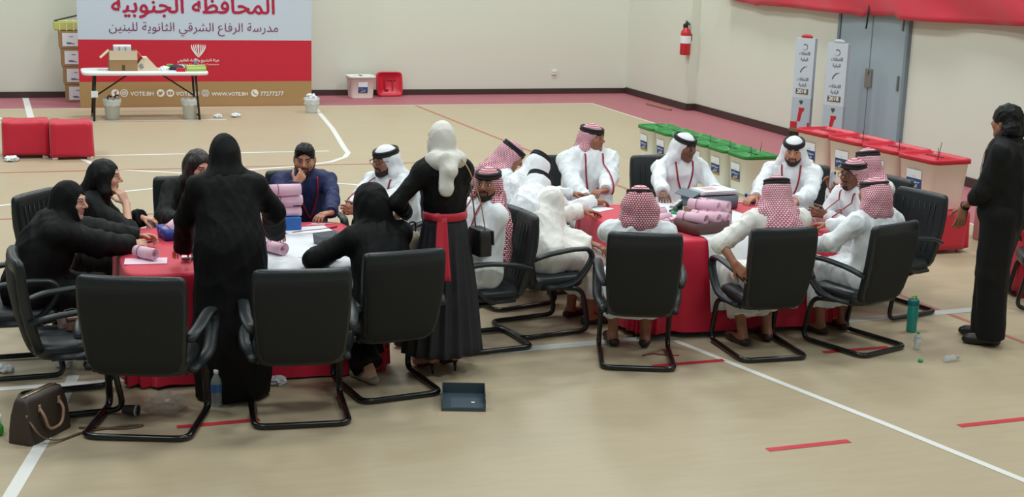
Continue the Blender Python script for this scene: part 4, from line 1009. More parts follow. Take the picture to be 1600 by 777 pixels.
# belongings on the left chair's seat
q = thing('small_purse', 'small brown purse with chain lying on the seat of the left chair', 'purse', (.23, 8.64, .463), 10)
MB().box((0, 0, .045), (.07, .05, .09), 0, .012).build('purse_body', mat('tan_brown_leather', (128, 92, 72), .5), q); MB().box((0, 0, .07), (.073, .053, .03), 0, .01).build('flap', mat('dark_purse_flap', (66, 48, 42), .5), q); MB().tube(fillet([(-.03, 0, .09), (-.05, .03, .12), (.03, .04, .13), (.06, 0, .06), (.05, -.03, .01)], .03), .005).build('chain', M_BLACK, q)
q = thing('plastic_cup', 'clear pinkish cup lying behind the purse on the left chair', 'cup', (.17, 8.72, .463), 0); MB().lathe([(.024, 0), (.032, .075), (.034, .078), (.030, .074), (.022, .004), (0, .004)], n=18, cap=False).build('cup_wall', mat('pinkish_plastic', (206, 178, 170), .3, alpha=.9), q)
MB().lathe([(.034, .078), (.03, .09), (.0, .098)], n=18).build('cup_lid', M_WHITE, q)
# red wire on the floor under the front chair
o = MB().tube(fillet([(0, 0, 0), (.10, .03, 0), (.16, -.03, 0), (.26, -.06, 0)], .04), .004, n=6).build('red_lanyard_cord', mat('cord_red', (150, 24, 40), .6)); o.location = (4.10, 8.72, .0055); tag(o, 'thin dark red cord lying on the floor under the front chair', 'cord')
# items beyond the standing man
q = thing('pink_box', 'pink box on a small stool behind the nearest red-lidded ballot box', 'box', (9.35, 11.55, .0), 0)
MB().box((0, 0, .22), (.36, .36, .44), 0, .01).build('box_body', mat('pink_card', (206, 150, 156), .7), q); MB().box((0, 0, .53), (.34, .34, .18), 0, .02).build('folded_cloth', mat('pink_grey_cloth', (176, 130, 134), .8, var=.3, vscale=20), q); MB().box((0, 0, .66), (.30, .26, .08), 0, .02).build('dark_tray', M_BLACK, q)
o = MB().loft([sring((0, 0, z_), .25*k, .22*k, 40, 6) for z_, k in ((0, 1.03), (.2, 1.0), (.55, .98), (.6, .95), (.605, .6))]).build('red_cloth_cover', M_RED); o.location = (8.25, 9.72, 0); tag(o, 'red cloth-covered stool at the right edge behind the standing man', 'stool')
# ------------------------------------------------------------------ people
def rot(ax, d): return np.array(Matrix.Rotation(R(d), 3, ax))
def unit(v): v = np.asarray(v, float); return v/(np.linalg.norm(v)+1e-9)
X_, Y_, Z_ = np.eye(3)
SKIN = {k: mat('skin_'+k, c, .5, bump=.05, bscale=300, var=.05, vscale=40) for k, c in
        dict(fair=(214, 166, 140), tan=(186, 132, 104), brown=(156, 104, 78), deep=(118, 78, 60)).items()}
M_EYE = mat('eye_white', (222, 218, 212), .25); M_IRIS = mat('dark_iris', (34, 24, 20), .2); M_HAIR = mat('black_hair', (9, 8, 8), .5, bump=.2, bscale=160, spec=.25); M_BEARD = mat('dark_beard', (46, 34, 29), .8, bump=.3, bscale=400)
M_HAIRB = mat('dark_brown_hair', (34, 19, 18), .4, bump=.3, bscale=160)
M_LIP = {k: mat('lips_'+k, c, .45) for k, c in dict(fair=(178, 104, 98), tan=(150, 92, 80), brown=(128, 80, 70), deep=(98, 62, 54)).items()}
M_THOBE = mat('white_thobe_cotton', (234, 239, 242), .8, bump=.16, bscale=14)
M_THOBE2 = mat('ivory_thobe_cotton', (236, 235, 228), .8, bump=.16, bscale=14)
M_GHUTRA = mat('white_headscarf_cotton', (236, 239, 242), .8, bump=.12, bscale=22)
M_ABAYA = mat('black_abaya_cloth', (9, 9, 11), .7, bump=.08, bscale=14, spec=.25)
M_BLK2 = mat('black_shirt_cloth', (13, 14, 16), .75, bump=.1, bscale=20, spec=.3)
M_NAVY = mat('navy_shirt_cloth', (26, 37, 84), .75, bump=.15, bscale=20)
M_AGAL = mat('black_head_rope', (20, 20, 22), .7, bump=.3, bscale=250)
M_SHOE = mat('dark_brown_sandal', (52, 36, 30), .5); M_BSHOE = mat('black_shoe', (20, 20, 22), .4)
M_LAN = mat('maroon_lanyard', (150, 24, 48), .6, var=.5, vscale=60); M_BADGE = mat('badge_card', (220, 222, 226), .4)
M_SHEM = shemagh_mat('red_check_scarf', (166, 34, 64), (238, 220, 226), .0150)
M_SHEML = shemagh_mat('pink_check_scarf', (182, 66, 96), (240, 224, 230), 0.0140)
M_WATCH = mat('watch_metal', (170, 172, 174), .3, .8)

def hand_prims(w, d, n, right, curl, spread=6, sc=1.0, thumb=0.35):
    """palm, four unequal bent fingers and a thumb that leaves the side of the palm"""
    d = unit(d); n = np.asarray(n, float); n = unit(n-d*(n@d)); t = np.cross(d, n) if right else np.cross(n, d)
    P = []; q = sc
    for lat in (.026, .009, -.009, -.025):
        P.append(Cone(w+t*lat*.55*q, w+d*.086*q+t*lat*q, .0155*q, .0125*q, .012))
    L = ((.027, .040, .026, .021), (.009, .045, .029, .023), (-.009, .041, .027, .022), (-.026, .032, .021, .019))
    for i, (lat, a, b, c) in enumerate(L):
        p = w+d*.085*q+t*lat*q; ang = curl*(.75+.12*i); sp = R(spread*(1.2-i*.8)); dd = unit(d*math.cos(sp)+t*math.sin(sp))
        for j, (len_, r0, r1) in enumerate(((a, .0098, .0090), (b, .0090, .0082), (c, .0082, .0066))):
            th = R(ang*(.55, 1.35, 1.9)[j]); v = dd*math.cos(th)+n*math.sin(th)
            e = p+v*len_*q; P.append(Cone(p, e, r0*q, r1*q, .0035)); p = e
    p = w+d*.025*q+t*.022*q+n*.006*q
    v1 = unit(d*.62+t*.72+n*thumb); e = p+v1*.046*q; P.append(Cone(p, e, .0135*q, .011*q, .008))
    v2 = unit(d*.9+t*.25+n*(thumb+.25)); e2 = e+v2*.032*q; P.append(Cone(e, e2, .0108*q, .0095*q, .004)); e3 = e2+unit(v2+n*.2)*.025*q; P.append(Cone(e2, e3, .0095*q, .0075*q, .004))
    return P

def head_prims(Rh, hc, fem=False, hat=False):
    E = lambda c, r, k=.02, sub=False: Ell(hc+Rh@np.array(c), r, k, Rh, sub)
    C = lambda a, b, ra, rb, k=.02, sub=False: Cone(hc+Rh@np.array(a), hc+Rh@np.array(b), ra, rb, k, None, None, sub)
    jw = .9 if fem else 1.0
    P = [E((0, -.012, .03), (.076, .095, .090)) if not hat else E((0, -.008, .018), (.070, .088, .080)), E((0, .026, -.028), (.063, .066, .088), .03)]
    for s in (-1, 1):
        P += [C((s*.052*jw, -.0, -.045), (s*.018*jw, .062, -.095), .027, .022, .03), E((s*.041, .060, -.024), (.026, .026, .028), .02)]
    P += [E((0, .072, -.098), (.021, .017, .018), .018), C((-.036, .079, .026), (.036, .079, .026), .0135, .0135, .02)]
    for s in (-1, 1): P.append(E((s*.032, .099, .007), (.019, .016, .0125), .012, True))
    P += [C((0, .088, .018), (0, .113, -.020), .0085, .0125, .010)]
    for s in (-1, 1):
        P += [E((s*.0125, .100, -.026), (.0085, .010, .008), .006), E((s*.032, .0775, .0065), (.0135, .0135, .0135), .002), E((s*.079, -.008, -.004), (.010, .019, .032), .006, False)]
    P += [C((-.017, .0865, -.0555), (.017, .0865, -.0555), .0065, .0065, .008), C((-.014, .0865, -.0665), (.014, .0865, -.0665), .0075, .0075, .008), C((-.02, .096, -.061), (.02, .096, -.061), .0022, .0022, .004, True)]
    return P

def face_slots(V, F, Rh, hc, beard, fem):
    q = (V[F].mean(1)-hc)@Rh; x, y, z = np.abs(q[:, 0]), q[:, 1], q[:, 2]; mi = np.zeros(len(F), int)
    if beard:
        zb = np.interp(y, [-.01, .015, .06, .09], [-.012, -.030, -.060, -.074])
        if beard == 'full': mi[(z < zb) & (z > -.128) & (y > .004)] = 3
        if beard == 'full': mi[(z < -.045) & (z > -.10) & (x > .021) & (x < .034) & (y > .06)] = 3
        if beard in ('full', 'chin'): mi[(z < -.079) & (z > -.125) & (x < .026) & (y > .04)] = 3
        mi[(z < -.042) & (z > -.0505) & (x < .026) & (y > .07)] = 3
    mi[(y > .08) & (x < .022) & (np.abs(z+.061) < .0105)] = 4
    bz = z-(.0285+.006*np.sin(np.clip((x-.012)/.04, 0, 1)*2.2))
    mi[(y > .045) & (x > .012) & (x < .054) & (np.abs(bz) < (.0032 if fem else .0048))] = 3
    ex = np.abs(x-.032); ez = z-.0065
    eye = (y > .078) & (ex < .0125) & (np.abs(ez) < .0062*np.sqrt(np.clip(1-(ex/.0135)**2, 0, 1)))
    mi[eye] = 1; mi[eye & (ex < .0058)] = 2
    mi[(y > .072) & (ex < .0145) & (ez > .0045) & (ez < .0075) & ~eye] = 3
    return mi

def solve(sh, tgt, l1, l2, hint):
    v = tgt-sh; D = np.linalg.norm(v)
    if D > (l1+l2)*.995: tgt = sh+v/D*(l1+l2)*.995; v = tgt-sh; D = np.linalg.norm(v)
    if D < abs(l1-l2)+.05: D = abs(l1-l2)+.05
    a = (l1*l1-l2*l2+D*D)/(2*D); h = math.sqrt(max(l1*l1-a*a, 1e-6)); u = v/np.linalg.norm(v); hint = unit(hint-u*(hint@u))
    return sh+u*a+hint*h, tgt

def project(prims, P, dirn, off=.004):
    Q = P+dirn*.30
    for _ in range(40):
        d = field_at(prims, Q); Q = Q-dirn[None, :]*np.clip(d-off, -.01, .05)[:, None]*.8
    return Q

def person(label, loc, rz, **o):
    g = o.get; sit = g('sit', True); s = g('s', 1.0); fem = g('fem', False); cat = 'person'
    root = thing('person', label, cat, (loc[0], loc[1], 0), rz, g('group'))
    A = rot('Z', -rz); base = np.array([loc[0], loc[1], 0.0]); W2L = lambda p: A@(np.asarray(p, float)-base)
    T = rot('Z', 0)@rot('X', -g('lean', 5))@rot('Y', g('side', 0))@rot('Z', g('twist', 0))
    fw, rt, up = T@Y_, T@X_, T@Z_
    hip = np.array([0, 0, g('hz', .55 if sit else .93*s)])
    neck = hip+up*.495*s; sw = g('sw', (.165 if fem else .192))*s
    if g('spine2') is not None:                # rounded upper back: upper spine leans more than the lower one
        T2 = rot('X', -g('lean', 5)-g('spine2'))@rot('Y', g('side', 0))@rot('Z', g('twist', 0)); mid = hip+up*.25*s
        neck = mid+T2@Z_*.25*s; fw2, up2, rt2 = T2@Y_, T2@Z_, T2@X_
    else: T2 = T; mid = hip+up*.25*s; fw2, up2, rt2 = fw, up, rt
    chest = neck-up2*.14*s
    Rh = rot('Z', g('yaw', 0))@rot('X', -g('pitch', 0))@rot('Y', g('roll', 0))
    hs = g('hs', 1.0)
    hc = neck+up2*.030*s+Rh@np.array([0, .030, .100])
    if g('head') is not None: hc = W2L(g('head'))
    skin = SKIN[g('skin', 'tan')]; lip = M_LIP[g('skin', 'tan')]
    # arms
    arms = {}
    for sd, k in ((1, 'r'), (-1, 'l')):
        sh = neck-up2*.056*s+rt2*sw*sd
        tg = W2L(g(k+'h')) if g(k+'h') is not None else hip+np.array([sd*.14, .30, .06]) if sit else sh+np.array([sd*.06, .04, -.55*s])
        fd = g(k+'d'); fd = A@unit(fd) if fd is not None else unit(tg-sh)*np.array([1, 1, .25]); fd = unit(fd)
        pn = g(k+'n'); pn = A@unit(pn) if pn is not None else -Z_
        wr = tg-fd*.07*s
        hint = g(k+'e_hint'); hint = np.array([sd*.62, -.35, -.75]) if hint is None else np.asarray(hint, float)
        if g(k+'e') is not None: el = W2L(g(k+'e'))
        else: el, wr = solve(sh, wr, .285*s, .25*s, hint)
        arms[k] = (sh, el, wr, fd, pn)
    # legs
    legs = {}
    for sd, k in ((1, 'r'), (-1, 'l')):
        hj = hip+rt*(.062 if fem and not sit else .085)*sd*s; ft = g(k+'foot')
        if sit:
            kn = np.array([sd*g('knee', .13), .42*s, .50]); an = np.array([sd*g('knee', .13)*.9, (ft if ft is not None else .38), .09])
            if an[1] < .15: kn = np.array([sd*.15, .38, .42])
        else:
            an = np.array([sd*.085, 0 if ft is None else ft, .085+g('heel', 0)]); kn = (hj+an)/2+np.array([0, .02, 0])
        legs[k] = (hj, kn, an)
    th_ = .84 if fem else 1.0
    B = [Cone(hip+up*.03, mid, .125*s*th_, .115*s*th_, .05, (fw, 1.3)), Cone(mid, chest, .115*s, .135*s, .05, (fw2, 1.35)), Cone(arms['r'][0]-rt2*.02-up2*.015, arms['l'][0]+rt2*.02-up2*.015, .040, .040, .04), Cone(legs['r'][0], legs['l'][0], .09*th_, .09*th_, .04),
         Cone(neck-up2*.03, hc+Rh@np.array([0, -.022, -.06]), .056*(.85 if fem else 1), .052*(.85 if fem else 1), .03)]
    H = []
    for k in 'rl':
        sh, el, wr, fd, pn = arms[k]
        B += [Cone(sh, el, .040, .036, .02), Cone(el, wr, .037, .0255, .015)]
        hp = hand_prims(wr, fd, pn, k == 'r', g(k+'curl', g('curl', 35)), sc=(.92 if fem else 1.0)*s, thumb=g('thumb', .35)); H.append((wr+fd*.08, hp)); B += hp
        hj, kn, an = legs[k]; fdir = np.array([(.18 if k == 'r' else -.18), 1, 0]); toe = an+unit(fdir)*.155-np.array([0, 0, .055+g('heel', 0)*.9]); toe[2] = max(toe[2], .028)
        B += [Cone(hj, kn, .085*th_, .056, .03), Cone(kn, an, .054, .036, .02), Cone(an-np.array([0, .025, .04]), toe, .036, .030, .03)]
    HP = head_prims(Rh, hc, fem, bool(g('hat') or g('hair') in ('bushy',))); B += HP
    Vs, Fs, Ms = [], [], []; nv = 0
    boxes = [(hc+Rh@np.array([0, .005, -.005])-.150, hc+Rh@np.array([0, .005, -.005])+.150, .0034)]+[(c-.125, c+.125, .0042) for c, _ in H]
    V, F = surf(B, .011)
    c = V[F].mean(1); dead = np.zeros(len(F), bool)
    for lo, hi, _ in boxes: dead |= ((c > lo+.018) & (c < hi-.018)).all(1)
    F = F[~dead]; Vs.append(V); Fs.append(F); Ms.append(np.zeros(len(F), int)); nv = len(V)
    for i, (lo, hi, h) in enumerate(boxes):
        V, F = surf(B, h, lo, hi)
        if i == 0: mi = face_slots(V, F, Rh, hc, g('beard'), fem)
        else:
            mi = np.zeros(len(F), int)
            if (np.abs(boxes[0][0]+.15-(lo+.125)) < .27).all():      # a hand beside the face: leave the head to its own box
                c = V[F].mean(1); kp = ~((c > boxes[0][0]+.008) & (c < boxes[0][1]-.008)).all(1); F = F[kp]; mi = mi[kp]
        Vs.append(V); Fs.append(F+nv); Ms.append(mi); nv += len(V)
    np_mesh('body', np.concatenate(Vs), np.concatenate(Fs), [skin, M_EYE, M_IRIS, M_BEARD if g('beard') else M_HAIR, lip], root, np.concatenate(Ms))
    # ---- clothes
    rb = []; kind = g('wear', 'thobe'); wide = {'abaya': 1.28, 'thobe': 1.14, 'shirt': 1.0}[kind]*g('wide', 1.0)
    fat = g('fat', 1.0)*(1.12 if kind != 'shirt' else 1.05)
    rb += [Cone(hip+up*.02, mid, .165*s*fat, .150*s*fat, .06, (fw, 1.18)), Cone(mid, chest+up2*.02, .150*s*fat, .150*s*fat, .06, (fw2, 1.28)), Cone(arms['r'][0]-rt2*.03-up2*.03, arms['l'][0]+rt2*.03-up2*.03, .070*s, .070*s, .06),
           Cone(chest+up2*.05, neck-up2*.01, .12*s, .074*s, .05)]
    if kind != 'abaya': rb.append(Cone(neck-up2*.03, neck+up2*.035, .070, .064, .015, None, [(neck+up2*.032, up2)]))
    if kind == 'shirt': pass
    for k in 'rl':
        sh, el, wr, fd, pn = arms[k]; ad = unit(wr-el); sl = g(k+'sleeve', 1.0); end = el+(wr-el)*sl+ad*(.012 if sl == 1.0 else 0)
        r1 = (.068 if kind != 'shirt' else .066)*s
        rb += [Cone(neck-up2*.012, sh-up2*.006, .062*s, .058*s, .05), Cone(sh-up2*.012, el, r1*(.5+.5*wide)*.94, .060*wide*s, .05), Cone(el, end+ad*.03, .060*wide*s, (.052 if kind != 'abaya' else .066)*s, .02, None, [(end, ad)])]
    low = []
    if sit and kind != 'shirt':
        hm_ = .03 if kind == 'abaya' else .13
        for k in 'rl':
            hj, kn, an = legs[k]; dn = unit(an-kn)
            low += [Cone(hj, kn, .135, .092, .05), Cone(kn, an, .092, .085*wide, .05, None, [(an-dn*hm_, dn)])]
        km = (legs['r'][1]+legs['l'][1])/2; am = (legs['r'][2]+legs['l'][2])/2; dn = unit(am-km)
        low += [Cone(hip, km-np.array([0, .02, .0]), .13, .085, .06), Cone(km-np.array([0, .02, .02]), am, .085, .10, .06, None, [(am-dn*hm_, dn)])]
    elif kind in ('abaya', 'thobe'):
        low += [Cone(hip+np.array([0, .0, .05]), np.array([0, -.01, .35]), .175*s*fat, .205*s*fat, .06, (Y_, 1.22)), Cone(np.array([0, -.01, .35]), np.array([0, -.02, -.05]), .205*s*fat, .188*s*fat, .06, (Y_, 1.22), [(np.array([0, 0, g('hem', .02)]), -Z_)])]
    rb_all = rb+low
    gm = g('cloth', M_ABAYA if kind == 'abaya' else M_THOBE)
    V, F = surf(rb_all, .0095)
    V = folds(V, F, g('fold', .009 if kind == 'abaya' else .015 if kind == 'thobe' else .011), g('ffreq', 3.6), g('seed', 1)); V[:, 2] = np.maximum(V[:, 2], .012)
    np_mesh({'thobe': 'thobe', 'abaya': 'abaya', 'shirt': 'shirt'}[kind], V, F, gm, root)
    if kind == 'shirt' and g('trousers', True):
        tr = [Cone(hip+up*.06, hip-up*.04, .150*s, .155*s, .04, (fw, 1.2))]
        for k in 'rl':
            hj, kn, an = legs[k]; dn = unit(an-kn); tr += [Cone(hj, kn, .130*s, .108*s, .04), Cone(kn, an, .108*s, .098*s, .03, None, [(an+dn*.03, dn)])]
        V, F = surf(tr, .0095); V = folds(V, F, .009, 2.4, g('seed', 1)+50); np_mesh('trousers', V, F, g('legcloth', M_BLK2), root)
    # ---- shoes
    if g('shoes', True):
        for k in 'rl':
            hj, kn, an = legs[k]; fdir = unit(np.array([(.18 if k == 'r' else -.18), 1, 0])); toe = an+fdir*.165; toe[2] = .034; he = an-fdir*.035; he[2] = .036
            V, F = surf([Cone(he, toe, .042, .040, .02, (Z_, 1.25), [((0, 0, .012), -Z_)])]+([Cone(an-np.array([0, .01, .02]), toe+Z_*.01-fdir*.03, .045, .036, .03)] if g('closed', False) else []), .007)
            V[:, 2] = np.maximum(V[:, 2], .004); np_mesh('shoe', V, F, g('shoemat', M_SHOE), root)
    # ---- head wear
    C = lambda a, b, ra, rb_, k=.03, **kw: Cone(hc+Rh@np.array(a), hc+Rh@np.array(b), ra, rb_, k, **kw)
    E = lambda c, r, k=.03, sub=False: Ell(hc+Rh@np.array(c), r, k, Rh, sub)
    P = lambda c: hc+Rh@np.array(c)
    hw = g('hat'); bk = -fw2
    if hw in ('ghutra', 'shemagh'):
        st = g('style', 'down'); bl = g('backlen', .20)
        bp = neck+bk*.115-up2*bl*.5; bp2 = neck+bk*.13-up2*bl
        hd = [E((0, -.012, .032), (.084, .104, .092)), E((0, -.03, -.0), (.086, .094, .105), .04)]
        if st == 'down':
            dw = g('dw', 1.1); hd += [Cone(P((0, -.055, -.02)), bp, .088, .110*dw, .05, (unit(bk), 1.25)), Cone(bp, bp2, .110*dw, .135*dw, .05, (unit(bk), 1.7))]
            for sd, fl_ in ((1, g('fr', .0)), (-1, g('fl', .0))):
                sp = neck-up2*.015+rt2*sd*.105+bk*.03
                hd += [C((sd*.062, -.015, .02), (sd*.082, -.02, -.09), .038, .04), Cone(P((sd*.082, -.02, -.09)), sp, .042, .062, .04)]
                if fl_: 
                    e = sp+fw2*.12-up2*fl_+rt2*sd*(.0); hd.append(Cone(sp+fw2*.05, e, .055, .05, .04, (unit(fw2), 1.5)))
        else:                                   # ends wound round the nape
            hd += [C((-.070, -.05, -.02), (.080, -.05, -.045), .068, .068, .03), C((-.080, -.045, -.085), (.072, -.045, -.08), .066, .068, .02), C((-.095, -.03, -.125), (.095, -.03, -.13), .05, .05, .02), Cone(P((0, -.07, -.06)), neck+bk*.04-up2*.01, .080, .085, .04), Cone(neck+bk*.05+rt2*.07, neck+bk*.05-rt2*.07, .055, .055, .03), E((0, -.06, .0), (.098, .085, .11), .04)]
            for sd in (-1, 1): hd += [C((sd*.062, -.015, .02), (sd*.08, -.03, -.09), .04, .045)]
        hd += [E((0, .118, -.034), (.070, .100, .100), .015, True), C((0, .105, -.09), (0, .13, -.24), .058, .07, .02, sub=True)]
        V, F = surf(hd, .0062)
        V0 = V; V = folds(V, F, g('hfold', .012), 3.9, g('seed', 1)+9, (1, 1, .3)); w_ = np.clip((.055-((V0-hc)@Rh)[:, 2])/.08, .22, 1)[:, None]; V = V0+(V-V0)*w_
        q = (V-hc)@Rh; uv = np.stack([np.arctan2(q[:, 0], -q[:, 1])*.115, q[:, 2]+.25*np.abs(q[:, 1])*0], 1)
        hm = {'ghutra': M_GHUTRA, 'shemagh': g('check', M_SHEM)}[hw]
        np_mesh('headscarf', V, F, hm, root, uv=uv)
        ag = MB(); tl = R(g('agtilt', -8))
        for zz, rr in ((.060, 1.0), (.081, .975)):
            pts = []
            for k in range(40):
                a = 2*math.pi*k/40; c_ = np.array([.0835*rr*math.cos(a), -.012+.1035*rr*math.sin(a), zz]); c_ = np.array([c_[0], c_[1]*math.cos(tl)-(c_[2]-.06)*math.sin(tl), .06+c_[1]*math.sin(tl)*-1*-1+(c_[2]-.06)*math.cos(tl)]); pts.append(P(c_))
            ag.tube(pts, .0128, n=8, closed=True)
        ag.build('head_rope', M_AGAL, root)
    elif hw == 'hijab':
        hm = g('hatmat', M_ABAYA)
        k_ = hs
        hd = [E((0, -.016, .022), (.088*k_, .110*k_, .114*k_)), E((0, -.03*k_, -.03), (.090*k_, .098*k_, .115), .04), Cone(P((0, -.02, -.06)), neck+up2*.0, .084*k_, .092, .04), E((0, .03, -.055), (.078, .076, .084), .03)]
        if g('cape', True):
            for sd in (-1, 1): hd.append(Cone(neck+rt2*sd*.04-up2*.03, arms['r' if sd > 0 else 'l'][0]-up2*.0-rt2*sd*.04, .085, .082, .05))
            hd += [Cone(neck+fw2*.03, chest+fw2*.08-up2*.02, .09, .11, .05, (fw2, 1.3)), Cone(neck+bk*.02-up2*.02, chest+bk*.03-up2*.06, .09, .125, .08, (fw2, 1.25))]
        hd += [E((0, .125, -.020), (.064, .094, .092), .010, True)]
        if g('tail'):
            hd += [Cone(neck+bk*.10-up2*.0, neck+bk*.155-up2*.06-rt2*.03, .055, .055, .03), Cone(neck+bk*.13+up2*.02-rt2*.05, neck+bk*.150-up2*.17-rt2*.055, .045, .062, .03, (unit(bk), 1.7)), Cone(neck+rt2*.09, neck-rt2*.09+bk*.04, .062, .062, .03), Cone(neck+rt2*.07+bk*.07, neck-rt2*.07+bk*.07, .06, .06, .03)]
        V, F = surf(hd, .0068); V = folds(V, F, g('hfold', .007), 3.4, g('seed', 1)+9, (1, 1, .45)); np_mesh('headscarf', V, F, hm, root)
    hair = g('hair')
    if hair == 'long':
        hd = [E((0, -.014, .026), (.088, .109, .104)), E((0, -.04, -.03), (.094, .085, .12), .03), Cone(P((0, -.06, -.02)), neck+bk*.095-up2*.20, .085, .092, .04, (unit(bk), 1.3))]
        for sd in (-1, 1): hd += [C((sd*.060, .005, .03), (sd*.088, .015, -.10), .040, .040), Cone(P((sd*.088, .015, -.10)), neck+rt2*sd*.105+fw2*.07-up2*.17, .042, .036, .03)]
        hd += [E((.008, .125, -.030), (.062, .094, .108), .008, True)]
        V, F = surf(hd, .0055); V = folds(V, F, .0035, 10, g('seed', 1)+9, (1, 1, .04)); np_mesh('hair', V, F, g('hairmat', M_HAIR), root)
    elif hair == 'short':
        hd = [E((0, -.014, .036), (.081, .105, .094), .01), E((0, .02, .078), (.066, .075, .048), .03), E((0, .150, -.016), (.080, .110, .112), .008, True), E((0, .06, -.105), (.16, .19, .098), .01, True)]
        V, F = surf(hd, .005); V = folds(V, F, .004, 14, 4, (1, .4, 1)); np_mesh('hair', V, F, M_HAIR, root)
    elif hair == 'bushy':
        hd = [E((0, -.02, .035), (.094, .118, .105), .01), C((-.05, -.085, -.05), (.05, -.085, -.05), .062, .062, .04), C((-.06, -.05, -.09), (.06, -.05, -.09), .045, .045, .04), E((0, .118, -.03), (.075, .078, .1), .012, True), E((0, .09, -.15), (.13, .14, .08), .02, True)]
        V, F = surf(hd, .006); V = folds(V, F, .008, 8, 4, (1, 1, .6)); np_mesh('hair', V, F, M_HAIR, root)
    # ---- glasses
    if g('glasses'):
        gl = MB()
        for sd in (-1, 1):
            gl.tube([P((sd*.033+.026*math.copysign(abs(math.cos(a))**.7, math.cos(a)), .106, .004+.0175*math.copysign(abs(math.sin(a))**.7, math.sin(a)))) for a in [2*math.pi*k/24 for k in range(24)]], .0021, n=6, closed=True)
            gl.tube([P((sd*.058, .104, .010)), P((sd*.079, .06, .012)), P((sd*.084, -.005, .010))], .0023, n=6)
        gl.tube([P((-.008, .107, .008)), P((0, .112, .010)), P((.008, .107, .008))], .002, n=6); gl.build('glasses', M_BLACK, root)
    # ---- lanyard
    if g('lanyard'):
        ld = MB(); lo = g('lanyard') if isinstance(g('lanyard'), float) else .30
        tip = neck-up2*lo*1.05+fw2*.06+rt2*g('lanoff', 0.0)
        for sd in (-1, 1):
            a = neck+rt2*sd*.082+up2*.015; n = 18
            pts = np.array([a+(tip-a)*t for t in np.linspace(0, 1, n)])+0.0
            pts[:, :] += rt2*sd*.02*np.sin(np.linspace(0, 1, n)*3.14)[:, None]
            pts = project(rb_all, pts, fw2, .006)
            ld.tube([p_ for p_ in pts], .0022, n=6, r2=.0085, up=tuple(fw2))
            ld.tube([pts[0], neck+rt2*sd*.07+bk*.05+up2*.02, neck+bk*.085+up2*.015], .003, n=6, r2=.008)
        ld.build('lanyard', M_LAN, root)
    # ---- watch
    for k in g('watch', ''):
        sh, el, wr, fd, pn = arms[k]; ad = unit(wr-el); c_ = wr-ad*.005; u_ = unit(np.cross(ad, pn)); v_ = np.cross(ad, u_)
        wt = MB().tube([c_+u_*.031*math.cos(a)+v_*.029*math.sin(a) for a in [2*math.pi*q_/20 for q_ in range(20)]], .004, n=6, closed=True, r2=.010); wt.tube([c_-pn*.028, c_-pn*.038], .019, n=16); wt.build('wristwatch', g('watchmat', M_WATCH), root)
    return dict(root=root, hc=hc, Rh=Rh, neck=neck, up=up2, fw=fw2, rt=rt2, hip=hip, arms=arms, legs=legs, rb=rb_all, W2L=W2L)

# left table
person('person in black abaya and hijab leaning on left table with forearms stretched', (.00, 9.42), -90, fem=True, wear='abaya', hat='hijab', lean=20, spine2=10, yaw=-24, pitch=6, fat=1.25, wide=1.2, rh=(.72, 9.50, .795), lh=(.78, 9.62, .815), rd=(.9, .35, .1), ld=(.9, -.1, .05), rn=(0, .6, -.6), ln=(0, -.6, -.6), curl=45, skin='fair', seed=1)
person('person with long black hair resting her cheek on her hand at left table', (.30, 10.28), -100, fem=True, wear='abaya', hair='long', lean=16, spine2=12, yaw=-2, pitch=4, re=(.66, 9.88, .80), rh=(.64, 10.12, 1.02), rd=(-.35, .35, .9), rn=(-.4, .8, .1), lh=(.85, 10.3, .80), curl=60, skin='fair', seed=2, rsleeve=.25)
person('person with long brown hair seen between the hijab and the black standing figure', (1.20, 10.70), 180, fem=True, wear='abaya', hair='long', hairmat=M_HAIRB, lean=14, yaw=24, pitch=16, rh=(1.02, 10.08, .80), lh=(1.25, 10.10, .80), skin='fair', seed=3)
person('person standing in long black abaya and hijab, back to us, bending over left table', (1.18, 8.56), 2, sit=False, fem=True, s=.985, wear='abaya', hat='hijab', lean=14, yaw=8, pitch=12, lh=(.90, 9.02, .80), rh=(1.56, 9.02, .93), le_hint=(-.9, -.1, -.3), re_hint=(.95, -.3, -.2), hem=.015, skin='fair', seed=4, fat=1.12, sw=.18, shoemat=M_BSHOE)
person('person in navy blue shirt stroking his beard at the back of left table', (2.06, 10.86), 180, wear='shirt', cloth=M_NAVY, hair='short', beard='full', lean=14, spine2=4, yaw=-14, pitch=8, re=(1.84, 10.30, .80), rh=(1.965, 10.40, 1.06), rd=(.55, .25, .6), rn=(.2, .9, .3), rcurl=70, lh=(2.10, 10.16, .80), ld=(-.8, -.5, -.05), lcurl=40, le_hint=(-.8, -.2, -.4), watch='l', lanyard=.30, lanoff=-.03, skin='tan', seed=5, fat=1.05)
person('person with glasses and white headscarf, hands clasped, at right end of left table', (2.80, 10.62), 127, hat='ghutra', glasses=True, beard='full', lean=13, spine2=6, yaw=-8, pitch=4, rh=(2.24, 10.14, .83), lh=(2.22, 10.08, .83), rd=(-.75, -.6, .1), ld=(-.9, -.2, .1), rn=(.3, -.9, -.2), ln=(-.2, .9, -.2), curl=62, lanyard=.22, skin='brown', seed=6, fat=1.12, backlen=.24, watch='l')
person('person in black hijab seated with back to us beside the red-sashed dress', (2.19, 8.60), 14, fem=True, wear='abaya', hat='hijab', lean=16, spine2=10, yaw=14, pitch=8, lh=(1.86, 9.02, .80), rh=(2.05, 9.18, .80), le_hint=(-.9, -.2, -.3), skin='fair', seed=7, lfoot=.0, fat=1.15, hs=1.24, sw=.18, shoemat=mat('grey_beige_sole', (150, 138, 124), .7))
